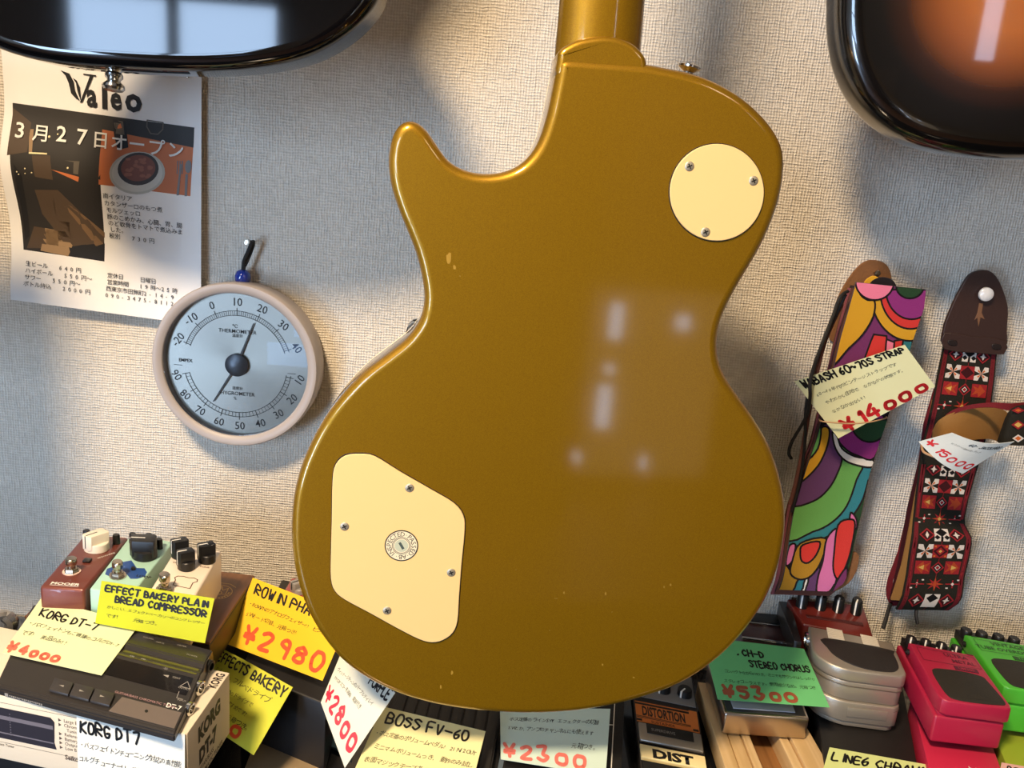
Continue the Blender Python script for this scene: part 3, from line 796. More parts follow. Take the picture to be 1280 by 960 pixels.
put_font(dp, 'EMPEX', -.63, .005, .055, 0, .02, center=True)
for x in (-.72, .66): outline_strip(dp, [(x - .05, -.06), (x + .05, -.06)], .006, closed=False)
for v in dp.bm.verts: v.co = tx_(v.co.x, v.co.y, -.0084)
obj('scale_print', dp, DK, dial, sharp=180)
for nm, a, ln in (('temperature_needle', 69, .56), ('humidity_needle', 239, .56)):
    nb = MB(); d = Vector(pol(1, a) + (0,)); e = Vector((-d.y, d.x, 0))
    nb.prism([tuple((d * r + e * w)[:2]) for r, w in ((.05, .014), (.05, -.014), (ln, -.006), (ln, .006))], 0, .0006 / TH)
    obj(nm, nb, mat('needle_black', (14, 14, 16), .4), th, lambda v: tx_(v.x, v.y, -.0072 + v.z * TH))
obj('hub', MB().lathe([(0, -.0088), (TH * .14, -.0088), (TH * .14, -.0055), (TH * .13, -.005), (0, -.005)], TC, TN, 40), mat('hub_grey', (52, 60, 68), .3, .3), th)
obj('glass_cover', MB().lathe([(0, -.0032), (TH * .872, -.0032), (TH * .872, -.0022), (0, -.0022)], TC, TN, 64), glass('clear_glass'), th)
hk = thing('key_fob', 'black cord loop with a blue bead hung from a nail above the thermometer', 'fob', pw(304, 352, .01))
obj('nail', MB().lathe([(0, -.012), (.0011, -.012), (.0011, .012), (.003, .0122), (.003, .0135), (0, .014)], pw(314.5, 303, .004), (0, -1, .1), 14), NICKEL, hk)
obj('cord', MB().tube([pw(315, 301, .016), pw(311, 312, .016), pw(305, 326, .015), pw(305, 333, .013), pw(309, 326, .012), pw(316, 308, .012), pw(316.5, 301, .014)], .0018, sub=8), BLACKM, hk)
obj('cord_knot', MB().tube([pw(305, 330, .014), pw(304, 338, .014)], .0022, sub=2), BLACKM, hk)
bdp = pw(303.5, 346.5, .013)
obj('bead', MB().lathe([(.0015, .0078), (.004, .0072), (.0068, .0045), (.0078, 0), (.0068, -.0045), (.004, -.0072), (.0015, -.0078)], bdp, (.1, .2, 1), 28), mat('cobalt_blue_glass', (24, 54, 150), .12, coat=1.0), hk)
obj('cord_tail', MB().tube([pw(304, 351, .012), pw(306, 357, .012), pw(309, 362, .008)], .003, sub=4), BLACKM, hk)

# ---------------------------------------------------------------- pedals and boxes
def quad(px, zb, zf=None, W=1.0):
    q = Quad(px, zb, zf, W); q.L = ((q.c[0] - q.c[3]).length + (q.c[1] - q.c[2]).length) / 2 / q.k; return q


def qx(q, x, y, z): return q.xf(Vector((x, y, z)))


def rbox(x0, x1, y0, y1, r, n=5):
    out = []
    for cx, cy, a0 in ((x1 - r, y0 + r, -90), (x1 - r, y1 - r, 0), (x0 + r, y1 - r, 90), (x0 + r, y0 + r, 180)):
        out += [(cx + r * math.cos(math.radians(a0 + 90 * k / n)), cy + r * math.sin(math.radians(a0 + 90 * k / n))) for k in range(n + 1)]
    return out


def footswitch(q, par, x, y, washer=None, s=1.0, h=14):
    mb = MB(); mb.cyl(x, y, .2, 1.0, 8.2 * s, mi=1, seg=32); mb.cyl(x, y, 1, 1.8, 7.2 * s, 7.0 * s, 6, 0, .3)
    mb.cyl(x, y, 1.8, 4.4, 6.4 * s, 6.0 * s, 6, 0, .5); mb.cyl(x, y, 4.4, h * .55, 3.7 * s, seg=24); mb.lathe([(0, h * .5), (4.2 * s, h * .5), (5.2 * s, h * .62), (5.2 * s, h - 1), (4.6 * s, h - .2), (0, h)], (x, y, 0), seg=28)
    return obj('footswitch', mb, [NICKEL, washer or NICKEL], par, q.xf)


def knob_small(q, par, x, y, r=3.2, h=9, m=None, ang=0.0, line=None, z0=.15):
    mb = MB(); mb.lathe([(0, z0), (r, z0), (r * .92, z0 + h - 1), (r * .8, z0 + h), (0, z0 + h)], (x, y, 0), seg=18)
    if line:
        mb.box(-.85, .85, r * .05, r * .95, z0 + h - .3, z0 + h + .2, mi=1); mb.box(-.85, .85, r * .8, r * 1.1, z0 + 1, z0 + h, mi=1)
        bm = mb.bm
        for v in bm.verts:
            if any(f.material_index == 1 for f in v.link_faces): v.co = Vector((x + v.co.x * math.cos(ang) - v.co.y * math.sin(ang), y + v.co.x * math.sin(ang) + v.co.y * math.cos(ang), v.co.z))
    return obj('knob', mb, [m or BLACKP, line or WHITEP], par, q.xf)


def pointer_knob(q, par, x, y, r, h, ang, m, line, fin=.55, z0=.3, base=.45):
    """round skirt with a tall bar across it; ang turns the bar's tip away from the front"""
    k = obj('knob', MB(), m, par); bpy.data.objects.remove(k)
    mb = MB(); mb.lathe([(0, z0), (r, z0), (r * .97, z0 + h * base - .6), (r * .9, z0 + h * base), (0, z0 + h * base)], (0, 0, 0), seg=28)
    w = r * fin
    mb.prism([(-w, -r * .78), (-w * .7, -r * .92), (w * .7, -r * .92), (w, -r * .78), (w * .92, r * .85), (w * .6, r * 1.04), (-w * .6, r * 1.04), (-w * .92, r * .85)], z0 + h * base * .3, z0 + h, .8)
    def xf(v): return q.xf(Vector((x + v.x * math.cos(ang) - v.y * math.sin(ang), y + v.x * math.sin(ang) + v.y * math.cos(ang), v.z)))
    k = obj('knob', mb, m, par, xf)
    ln = MB(); ln.box(-.55, .55, -r * .1, r * .95, z0 + h - .1, z0 + h + .2); ln.box(-.55, .55, r * 1.0, r * 1.06, z0 + h * .25, z0 + h - .2)
    obj('pointer_line', ln, line, k, xf)
    return k


def jack(q, par, x, y, z, ax, r=5.0, m=None):
    p = qx(q, x, y, z); d = (qx(q, x + ax[0], y + ax[1], z) - p).normalized(); k = q.k
    return obj('jack', MB().lathe([(0, -.4 * k), (r * k, -.4 * k), (r * k, 2.2 * k), (r * .86 * k, 2.6 * k), (r * .6 * k, 2.6 * k), (r * .56 * k, .8 * k), (0, .7 * k)], p, d, 24), m or CHROME, par)


def case_box(q, par, name, x0, x1, y0, y1, z0, z1, m, bev=3.0, seg=3):
    return obj(name, MB().box(x0, x1, y0, y1, z0, z1, bev, seg=seg), m, par, q.xf)


def plain_box(name, label, cat, px, zt, h, m, W=100.0, bev=.8, lid=True, zf=None, group=None):
    """a carton: body and lid, from the corners of its top (h in metres)"""
    q = quad(px, zt, zf, W); hh = h / q.k
    t = thing(name, label, cat, q.base(-hh), group)
    if lid:
        case_box(q, t, 'body', .6, W - .6, .6, q.L - .6, -hh, -hh * .45, m, bev)
        case_box(q, t, 'lid', 0, W, 0, q.L, -hh * .55, 0, m, bev)
    else: case_box(q, t, 'body', 0, W, 0, q.L, -hh, 0, m, bev)
    return q, t


MINI = 'small effect pedals in a row at the wall'
# brown small pedal
q = quad([(106, 667), (161, 671), (106, 737), (49, 733)], 1.02, W=42)
t = thing('effect_pedal', 'small brown effect pedal with a big cream pointer knob', 'effect pedal', q.base(-35), MINI)
BRN = mat('brown_pedal_paint', (116, 58, 46), .42, .25, .3)
case_box(q, t, 'body', 0, 42, 0, q.L, -35, 0, BRN, 3.2)
pointer_knob(q, t, 22.5, 32, 11.5, 17, math.radians(35), mat('cream_knob', (236, 226, 206), .35), BLACKP, .6)
for x, y in ((6, 12), (21, 9), (36, 17)): knob_small(q, t, x, y, 3.6, 9.5)
footswitch(q, t, 17.5, q.L * .73, mat('pink_washer', (226, 196, 180), .5))
case_box(q, t, 'status_lamp', 20, 27, q.L * .53 - 3.5, q.L * .53 + 3.5, .1, 2.4, BLACKP, .6)
print_on(q, 'MOOER', 21, q.L - 7.5, 6.0, WHITEP, t, bold=.03, sx=1.25, center=True)
mb = MB(); mb.box(8, 34, q.L - 4.2, q.L - 3.7, .1, .2); obj('printed_line', mb, WHITEP, t, q.xf)
print_on(q, 'WOODVERB', 31, q.L * .47, 3.2, WHITEP, t, ang=math.radians(52))
jack(q, t, 42, 26, -17, (1, 0), 5.5, BLACKP)
# mint small pedal
q = quad([(164, 668), (217, 677), (163, 745), (112, 736)], 1.02, W=42)
t = thing('effect_pedal', 'small mint green effect pedal with a black pointer knob and blue guitar picture', 'effect pedal', q.base(-36), MINI)
MINT = mat('mint_pedal_paint', (172, 214, 196), .45, coat=.2)
case_box(q, t, 'body', 0, 42, 0, q.L, -36, 0, MINT, 1.4)
pointer_knob(q, t, 26.5, 38, 12.5, 18, math.radians(75), BLACKP, WHITEP, .72)
for x, y in ((7, 16), (22, 12), (34, 18)): knob_small(q, t, x, y, 3.6, 9.5)
bl = MB(); bl.flat([(4, 82), (2, 72), (8, 64), (12, 55), (18, 50), (23, 56), (28, 62), (35, 60), (40, 66), (41, 74), (36, 80), (30, 82), (24, 76), (16, 78), (10, 84)][::-1], .12)
obj('printed_guitar_picture', bl, mat('blue_print', (34, 74, 142), .5), t, q.xf)
footswitch(q, t, 16.5, q.L * .74)
knob_small(q, t, 26, q.L * .60, 2.4, 2)
print_on(q, 'LOOP', 33, q.L * .70, 5.5, INK, t, bold=.03)
print_on(q, 'TONE', 36, 40, 2.6, INK, t, ang=math.radians(40))
# cream small pedal
q = quad([(222, 682), (277, 688), (238, 755), (183, 744)], 1.025, W=42)
t = thing('effect_pedal', 'small cream effect pedal with three black pointer knobs and a bread slice outline', 'effect pedal', q.base(-40), MINI)
case_box(q, t, 'body', 0, 42, 0, q.L, -40, 0, mat('cream_pedal_paint', (240, 224, 204), .42, coat=.2), 2.2)
for x, y in ((8.5, 22), (20, 42), (34.5, 24)): pointer_knob(q, t, x, y, 8.2, 17, math.radians(52), BLACKP, WHITEP, .62)
footswitch(q, t, 13, q.L * .86, h=15)
br = MB()
outline_strip(br, [(17, 66), (15, 62), (17, 58.5), (22, 57.5), (27, 58.5), (32, 57.5), (36, 59.5), (36.5, 63), (33.5, 66), (34, 76), (17.5, 75)], 1.0)
for v in br.bm.verts: v.co.z = .12
obj('printed_bread_slice', br, mat('brown_print', (92, 58, 40), .5), t, q.xf, sharp=180)
print_on(q, 'VOL', 5, 36, 3.4, MATS['brown_print'], t, bold=.02); print_on(q, 'TONE', 31, 37, 3.4, MATS['brown_print'], t, bold=.02)
jack(q, t, 42, q.L * .78, -14, (1, 0), 6.2, BLACKP)
# brown wooden case under them
WDB = wood('walnut_case', (92, 58, 34), (124, 82, 48), .45, 1, 70)
q = quad([(112, 694), (319, 719), (262, 803), (30, 770)], .981, W=170)
t = thing('wooden_case', 'flat brown wooden case with a gold crest lying under the cream pedal', 'case', q.base(-30))
case_box(q, t, 'body', 0, 170, 0, q.L, -30, -3, mat('case_side_black', (24, 20, 19), .5), 1.5)
case_box(q, t, 'lid', 0, 170, 0, q.L, -3, 0, WDB, 1.2)
GP_ = mat('gold_print', (196, 152, 80), .4, .5)
cr_ = MB(); cx, cy = 147, 40
outline_strip(cr_, ring2(cx, cy, 13, 32), .7); outline_strip(cr_, [(cx + 10 * math.cos(a), cy + 10 * math.sin(a)) for a in [math.radians(-10 + 200 * k / 20) for k in range(21)]], .7, closed=False)
for a in range(-5, 195, 14): outline_strip(cr_, [(cx + 10.2 * math.cos(math.radians(a)), cy + 10.2 * math.sin(math.radians(a))), (cx + 12.6 * math.cos(math.radians(a)), cy + 12.6 * math.sin(math.radians(a)))], 1.0, closed=False)
outline_strip(cr_, [(cx - 8, cy + 3), (cx - 7, cy - 9), (cx - 3, cy - 4), (cx, cy - 11), (cx + 3, cy - 4), (cx + 7, cy - 9), (cx + 8, cy + 3)], .8); outline_strip(cr_, ring2(cx, cy + 2, 4, 14), .7)
outline_strip(cr_, [(cx - 13, cy - 12), (cx - 6, cy - 17), (cx + 6, cy - 17), (cx + 13, cy - 12)], .7, closed=False)
for v in cr_.bm.verts: v.co.z = .12
obj('gold_crest', cr_, GP_, t, q.xf, sharp=180)
plain_box('storage_box', 'black box supporting the brown wooden case by the wall', 'box', [(116, 700), (314, 724), (272, 786), (56, 757)], .951, .951 - CT - .0005, mat('black_card', (26, 24, 24), .6), W=160)

# tuner
q = quad([(43, 752), (267, 809), (218, 905), (-7, 846)], 1.0, W=148)
PR = [(0, -7), (3, -.5), (22, 0), (27, -2.5), (30, -1.8), (34, -1.0), (38, -2.2), (58, -4.5), (62, -5.2), (q.L - 3, -7), (q.L, -8.5), (q.L, -13.2), (0, -13.2)]
def tz(y):
    for a, b in zip(PR[:10], PR[1:11]):
        if a[0] <= y <= b[0] and b[0] > a[0]: return a[1] + (b[1] - a[1]) * (y - a[0]) / (b[0] - a[0])
    return -12
t = thing('guitar_tuner', 'flat black electronic guitar tuner lying on the white carton', 'tuner', q.base(-13.2))
TUN = mat('tuner_plastic', (42, 39, 38), .36)
t2 = MB(); bm_ = bmesh.new()
A = [bm_.verts.new((0, y, z)) for y, z in PR]; B = [bm_.verts.new((148, y, z)) for y, z in PR]
bm_.faces.new(A[::-1]); bm_.faces.new(B)
for i in range(len(PR)): bm_.faces.new((A[i], A[(i + 1) % len(PR)], B[(i + 1) % len(PR)], B[i]))
bmesh.ops.recalc_face_normals(bm_, faces=bm_.faces[:]); bmesh.ops.bevel(bm_, geom=bm_.edges[:], offset=.9, segments=2, affect='EDGES')
t2.add(bm_); obj('body', t2, TUN, t, q.xf, sharp=25)
def on_t(mb, lift=.15):
    for v in mb.bm.verts: v.co.z += tz(v.co.y) + lift
    return mb
ds = MB(); ds.prism(rbox(5, 144, 39, 57, 1), 0, .2); obj('display_window', on_t(ds, .02), mat('tuner_display', (20, 19, 20), .12, coat=.6), t, q.xf)
gl = MB(); gl.prism(rbox(3, 145, 27.5, 36, .5), 0, .3); obj('ridge_band', on_t(gl, .02), mat('tuner_band', (58, 48, 42), .2, coat=.5), t, q.xf)
for i, x in enumerate((43.5, 60.5, 77.5)):
    bmb = MB(); bmb.box(x, x + 16, q.L - 19.5, q.L - 7.5, 0, 2.0, .5)
    bt = obj('button', on_t(bmb, .05), mat('tuner_button', (52, 49, 48), .45), t, q.xf)
    a_ = MB(); a_.flat([(x + 6, q.L - 14.4), (x + 10, q.L - 13.5), (x + 6, q.L - 12.6)] if i else [(x + 10, q.L - 14.4), (x + 10, q.L - 12.6), (x + 6, q.L - 13.5)]); obj('button_mark', on_t(a_, 2.2), mat('grey_print', (150, 146, 140), .5), bt, q.xf)
ls = MB(); ls.prism([(99, q.L - 20), (146, q.L - 20), (146, q.L - 4.5), (94, q.L - 4.5)], 0, .2); obj('label_strip', on_t(ls, .05), mat('tuner_label', (104, 94, 88), .4), t, q.xf)
hl = MB(); hl.cyl(121, q.L - 13, 0, .3, 1.3); obj('microphone_hole', on_t(hl, .1), BLACKM, t, q.xf)
def tprint(s, x, y, size, m, bold=0.0, sx=1.0):
    w = MB(); put_font(w, s, 0, 0, size, 0, bold, sx=sx)
    for v in w.bm.verts: v.co = Vector((x + v.co.x, y - v.co.y, 0))
    obj('printed_lettering', on_t(w, .3), m, t, q.xf, sharp=180)
tprint('GUITAR/BASS CHROMATIC TUNER', 92, q.L - 22, 3.1, mat('mauve_print', (176, 138, 140), .5)); tprint('DT-7', 133, q.L - 21.3, 6.2, WHITEP, .015, .85)
for s, x, y in (('SOUND', 95, 10), ('NOTE', 106, 12), ('METER', 122, 9), ('POWER', 132, 18), ('440', 92, 35), ('446', 101, 35), ('-50', 120, 38), ('CENT', 129, 44), ('OUTPUT', 136, 52), ('INPUT', 139, 63)): tprint(s, x, y, 2.4, MATS['grey_print'])
tri = MB(); outline_strip(tri, [(141, 44), (145, 50), (137, 50)], .45); tri.flat([(126, 42.5), (126, 45), (121.5, 43.7)]); outline_strip(tri, [(138, 55), (138, 61), (143, 61)], .4, closed=False)
obj('printed_arrow', on_t(tri, .3), MATS['grey_print'], t, q.xf, sharp=180)
jack(q, t, 148, 14, -6.8, (1, 0), 4.4, BLACKP); jack(q, t, 148, 40, -8, (1, 0), 5.0); jack(q, t, 148, 63, -9, (1, 0), 4.4)
fp = MB()
for k in range(18): fp.box(12 + k * 1.6, 13 + k * 1.6, q.L, q.L + .12, -11.6 - (k % 3) * .3, -10.8)
fp.box(8, 11, q.L, q.L + .12, -12.4, -10); obj('printed_lettering', fp, MATS['grey_print'], t, q.xf)
TQ = q
# carton
q = quad([(-32, 777), (287, 841), (234, 917), (-86, 852)], .9862, W=205)
HB = .0515 / q.k
t = thing('carton', 'white printed tuner carton below the black tuner', 'carton', q.base(-HB))
case_box(q, t, 'body', 0, 205, 0, q.L, -HB, 0, mat('carton_white', (226, 214, 192), .65), .6)
def front(mb, m, name, d=.15): return obj(name, mb, m, t, lambda v: qx(q, v.x, q.L + d, v.y), sharp=180)
bx = MB(); bx.flat([(44, -9), (98, -9), (101, -12), (100, -28), (101.5, -33), (44, -33)])
front(bx, mat('carton_print_dark', (38, 34, 44), .4), 'printed_tuner_picture')
bx = MB(); bx.flat([(44, -15), (99.5, -15), (99.5, -18), (44, -18)]); bx.flat([(44, -28), (99.5, -28), (99.5, -29), (44, -29)])
for k in range(9): bx.flat([(64, -12.5 - k * 2), (64.8, -12.5 - k * 2), (64.8, -13.3 - k * 2), (64, -13.3 - k * 2)])
front(bx, mat('carton_print_grey', (112, 108, 118), .4), 'printed_picture_detail', .25)
lw = MB()
for k, s in enumerate(('Large Easy', 'Chromatic', '  Tuning', 'Reference', 'Battery', 'Output', 'Low B')):
    y = -10.5 - k * 3.5
    put_font(lw, s, 108.5, y, 3.6)
    if k != 2: lw.flat([(104.2, y + 2.4), (104.2, y - .2), (106.6, y + 1.1)])
put_font(lw, 'Guitar/Bass Tuner', 44, -39, 3.0); put_font(lw, 'Seiko', 108, -39, 5, bold=.03)
for y in (-5, -36): lw.flat([(40, y), (122, y), (122, y - .25), (40, y - .25)])
front(lw, mat('carton_print_brown', (84, 72, 66), .5), 'printed_lettering')
sw = MB()
for s, a, z, sz, b_, sx in (('KORG', 17, -19, 15, .06, .92), ('DT-7', 18, -36.5, 15, .06, .92), ('GUITAR/BASS', 13, -43, 5, .01, 1), ('CHROMATIC TUNER', 13, -48.5, 5, .01, 1)): put_font(sw, s, a, z, sz, 0, b_, sx=sx)
obj('printed_lettering', sw, mat('carton_print_black', (30, 18, 22), .5), t, lambda v: qx(q, 205.15, q.L - v.x, v.y), sharp=180)
sw = MB(); put_font(sw, 'KORG', 0, 0, 9, 0, .03)
obj('printed_lettering', sw, MATS['carton_print_black'], t, lambda v: qx(q, 203 - v.y, 22 - v.x * .75, .12), sharp=180)
KQ = q
plain_box('storage_box', 'dark box below the white tuner carton at the counter edge', 'box', [(-50, 815), (262, 872), (226, 935), (-76, 868)], .934, .934 - CT - .0005, mat('dark_card', (34, 32, 34), .6), W=200)
ck = thing('cable', 'grey jack cable loop lying at the far left beside the tuner', 'cable', pz(3, 785, .95))
obj('lead', MB().tube([pz(-30, 790, .955), pz(-8, 772, .985), pz(6, 769, .985), pz(14, 776, .98), pz(13, 790, .97), pz(4, 800, .955), pz(-20, 812, .955)], .0042), mat('grey_cable', (150, 150, 150), .35, .2), ck)
obj('sleeve', MB().tube([pz(8, 770, .985), pz(14.5, 777, .98), pz(13.5, 786, .973)], .0052), mat('steel_sleeve', (190, 190, 190), .25, .9), ck)

# reddish small pedal peeping out left of the gold guitar
q = quad([(364, 721), (418, 727), (400, 764), (352, 743)], .974, W=42)
t = thing('effect_pedal', 'small red effect pedal half hidden behind the gold guitar', 'effect pedal', q.base(-.0435 / q.k), MINI)
case_box(q, t, 'body', 0, 42, 0, q.L, -.0435 / q.k, 0, mat('red_pedal_paint', (158, 70, 66), .42, coat=.3), 3)
pointer_knob(q, t, 13, q.L * .6, 8, 9, .6, mat('grey_knob', (150, 146, 142), .4), BLACKP, .5)
knob_small(q, t, 32, 10, 3.4, 9)
# black pedals / boxes between
BXC = mat('black_case_plastic', (30, 28, 28), .45)
plain_box('storage_box', 'black box below the orange price tag', 'box', [(352, 724), (448, 738), (408, 880), (300, 838)], .930, .930 - CT - .0005, BXC, W=90, lid=False, bev=2)
plain_box('paper_packet', 'beige paper packet lying on the dark counter at the bottom edge', 'packet', [(318, 928), (402, 938), (395, 985), (300, 975)], CT + .006, .0055, mat('beige_packet', (150, 130, 100), .6, vary=.2, vscale=60), W=60, lid=False)
q, t = plain_box('sticker_sheet', 'teal and coral sticker sheet lying behind the white tag', 'sticker', [(402, 878), (445, 892), (440, 945), (398, 925)], CT + .003, .0025, mat('teal_sticker', (70, 108, 116), .5), W=40, lid=False, bev=.2)
mb = MB(); mb.flat([(18, 18), (38, 16), (36, 36), (24, 32)]); mb.flat([(4, 6), (14, 8), (12, 16), (5, 14)])
for v in mb.bm.verts: v.co.z = .1
obj('coral_print', mb, mat('coral_print_', (206, 96, 104), .5), t, q.xf)

# black volume pedal
q = quad([(498, 835), (640, 858), (618, 990), (455, 960)], .895, W=100)
t = thing('volume_pedal', 'black volume pedal with a grooved treadle behind the pale yellow tag', 'volume pedal', q.base(-.0345 / q.k))
hb_ = .0345 / q.k
case_box(q, t, 'base', 0, 100, 0, q.L, -hb_, -8, BLACKM, 2)
tr = MB(); tr.box(5, 95, 2, q.L - 2, -7, -1.5, 1)
for k in range(9): tr.box(7 + k * 9.8, 15.2 + k * 9.8, 3, q.L - 3, -1.6, 0, .5)
obj('treadle', tr, mat('black_rubber', (30, 28, 27), .65), t, q.xf)
q, t = plain_box('effect_pedal', 'slate blue pedal partly hidden under the pale blue tag', 'effect pedal', [(640, 870), (745, 872), (740, 985), (612, 985)], .886, .025, mat('slate_blue_paint', (92, 108, 124), .45), W=70, lid=False, bev=2.5)
knob_small(q, t, 20, 14); knob_small(q, t, 48, 14)
case_box(q, t, 'treadle', 6, 64, 30, q.L - 4, .2, 5, BLACKP, 1.5)
q, t = plain_box('footswitch_unit', 'black two-button switch box with thin white lines right of the pale blue tag', 'switch box', [(748, 845), (782, 848), (776, 985), (738, 985)], .888, .0275, BLACKM, W=30, lid=False, bev=1)
mb = MB(); mb.box(19, 20, 5, q.L - 4, .05, .2); mb.box(3, 20, q.L * .48, q.L * .48 + 1, .05, .2); obj('printed_line', mb, WHITEP, t, q.xf)
knob_small(q, t, 12, 20, 4, 5)

# distortion pedal
q = quad([(786, 830), (866, 846), (890, 1000), (803, 983)], .888, .876, W=73)
t = thing('effect_pedal', 'orange and black distortion pedal lying below the guitar', 'effect pedal', q.base(-15 ), 'full size effect pedals on the counter')
Lq = q.L
case_box(q, t, 'body', 0, 73, 0, Lq, -14, 0, mat('pedal_charcoal', (34, 31, 30), .45), 2)
case_box(q, t, 'control_panel', 2, 71, Lq * .02, Lq * .30, 0, 1.2, mat('grey_panel', (120, 118, 116), .45), .5)
for x in (14, 36, 60): knob_small(q, t, x, Lq * .2, 8.5, 9, line=WHITEP, ang=.6)
OR_ = mat('orange_label', (214, 122, 52), .45)
lb = obj('label_plate', MB().box(2, 71, Lq * .335, Lq * .515, 0, .5), OR_, t, q.xf)
lf = MB()
for y0, y1 in ((.335, .342), (.352, .368), (.465, .47), (.475, .48)): lf.box(2, 62, Lq * y0, Lq * y1, .5, .6)
for x0, x1 in ((2, 8), (64, 70)): lf.box(x0, x1, Lq * .49, Lq * .508, .5, .6)
put_w = MB(); put_font(put_w, 'DISTORTION', 0, 0, 21, 0, .035, sx=.385)
for v in put_w.bm.verts: v.co = Vector((9 + v.co.x, Lq * .455 - v.co.y, .62))
lf.add(put_w.bm)
put_w = MB(); put_font(put_w, 'SUSTAINER', 0, 0, 5.5, 0, .01, sx=.95)
for v in put_w.bm.verts: v.co = Vector((18 + v.co.x, Lq * .51 - v.co.y, .62))
lf.add(put_w.bm)
obj('printed_lettering', lf, mat('label_black', (30, 20, 16), .5), lb, q.xf, sharp=180)
SIL = mat('cast_silver', (176, 170, 160), .36, .8)
case_box(q, t, 'thumb_plate', 2, 71, Lq * .545, Lq * .685, 0, 4.5, SIL, 1.6)
case_box(q, t, 'name_plate', 11, 62, Lq * .553, Lq * .628, 4.5, 5.2, BLACKP, .3)
print_on(q, 'SUPERDRIVE', 16, Lq * .605, 6, MATS['grey_print'], t, z=5.35, sx=.8)
pl_ = case_box(q, t, 'pedal_strip', 1.5, 71.5, Lq * .72, Lq * .815, 0, 4.2, mat('cream_strip', (244, 226, 168), .5), .4)
w = MB(); put_font(w, 'DIST', 0, 0, 17, 0, .05, sx=1.25)
for v in w.bm.verts: v.co = Vector((14 + v.co.x, Lq * .805 - v.co.y, 4.4))
obj('printed_lettering', w, INK, pl_, q.xf, sharp=180)
case_box(q, t, 'rubber_pad', 2, 71, Lq * .835, Lq * .99, 0, 4, BLACKM, 1)

# wooden rack of slats and things around the green tag
PINE = wood('pine', (202, 168, 116), (224, 194, 146), .5, 1, 90)
q = quad([(872, 852), (985, 870), (1060, 1000), (915, 985)], .884, W=110)
t = thing('wooden_crate', 'pale pine slatted crate below the steel pedal', 'crate', q.base(-.0235 / q.k))
hh = .0235 / q.k
case_box(q, t, 'floor_board', 6, 104, 0, q.L, -hh, -hh + 4, wood('pine_dark', (132, 90, 50), (158, 112, 66), .55, 1, 90), .5)
for a in ((0, 14, 0), (15.5, 29, -1.5), (30.5, 39, 0), (72, 82, -1), (84.5, 110, 1.5)): case_box(q, t, 'slat', a[0], a[1], 0, q.L, -hh + 4.2, a[2], PINE, .8)
q = quad([(884, 828), (990, 840), (1012, 898), (906, 891)], .9085, W=85)
t = thing('effect_pedal', 'brushed steel pedal enclosure under the green price tag', 'effect pedal', q.base(-.0225 / q.k), 'full size effect pedals on the counter')
case_box(q, t, 'body', 0, 85, 0, q.L, -.0225 / q.k, 0, mat('brushed_steel', (196, 184, 170), .3, 1.0, aniso=.4), 2.6)
case_box(q, t, 'top_panel', 3, 82, 2, q.L - 3, -.2, .3, mat('dark_panel', (66, 66, 66), .4), .2)
case_box(q, t, 'label_card', 10, 72, q.L - 25, q.L - 7, .32, 1.2, mat('grey_card', (190, 194, 204), .6), .1)
for x in (20, 42, 64): knob_small(q, t, x, 9, 5, 3)
q = quad([(920, 764), (970, 769), (989, 805), (928, 797)], .928, W=60)
t = thing('effect_pedal', 'dark red pedal with a chrome front edge behind the green tag', 'effect pedal', q.base(-.06 / q.k), 'full size effect pedals on the counter')
case_box(q, t, 'body', 0, 60, 0, q.L, -.06 / q.k, 0, mat('oxblood_paint', (74, 32, 28), .35, coat=.4), 1.6)
case_box(q, t, 'chrome_edge', 0, 60, q.L - 3, q.L + 1.2, -2, .8, CHROME, .5)
case_box(q, t, 'rear_panel', 1, 59, 1, q.L * .42, -.2, 4, BLACKP, .6)
case_box(q, t, 'chrome_edge', 1, 59, q.L * .42, q.L * .46, 0, 3, CHROME, .3)
q = quad([(968, 739), (984, 742), (1002, 804), (993, 802)], .946, W=22)
t = thing('plastic_case', 'narrow dark plastic case standing between the red pedals', 'case', q.base(-.075 / q.k))
case_box(q, t, 'body', 2, 20, 2, q.L - 2, -.075 / q.k, -.5, BLACKP, .5)
GLC = mat('smoked_plastic', (46, 43, 41), .3)
case_box(q, t, 'cover', 0, 22, 0, q.L, -.0755 / q.k, 2, GLC, .8)

# silver pedal in its dark red dock
q = quad([(984, 748), (1079, 756), (1092, 797), (1004, 780)], .9555, .945, W=84)
t = thing('pedal_dock', 'dark red pedal dock with four black knobs holding the silver pedal', 'pedal dock', q.base(-.0345 / q.k))
RD = mat('dark_red_plastic', (104, 36, 30), .3, coat=.4)
case_box(q, t, 'body', 0, 84, 0, q.L, -.0345 / q.k, 0, RD, 2)
case_box(q, t, 'hinge_rail', 10, 76, q.L * .62, q.L * .72, 0, 1.6, mat('dark_red_deep', (70, 24, 22), .4), .5)
for x in (6, 27, 47, 67):
    knob_small(q, t, x + 5, 14, 6.2, 17, line=WHITEP, ang=math.radians(28))
q = quad([(1011, 782), (1116, 803), (1136, 847), (1018, 833)], .955, .950, W=84)
t = thing('effect_pedal', 'silver pedal with a black pad and two ribbed strips standing on the black box', 'effect pedal', q.base(-60), 'full size effect pedals on the counter')
SILP = mat('silver_pedal_paint', (168, 160, 146), .38, .55, coat=.2)
def dsh(i, L, dy=0.0, r=30):
    pts = [(i, 0), (84 - i, 0)] + [(84 - i, L - 8), (82 - i, L - 3), (77 - i, L)]
    for k in range(1, 10):
        a = math.pi / 2 * k / 9; pts.append((i + r * 1.35 - r * 1.35 * math.sin(a), L - r * .95 * (1 - math.cos(a)) - 2 * k / 9))
    return [(x, y + dy) for x, y in pts]
L0 = q.L
obj('treadle', MB().prism(dsh(0, L0), -13, 0, 2.2, seg=3), SILP, t, q.xf)
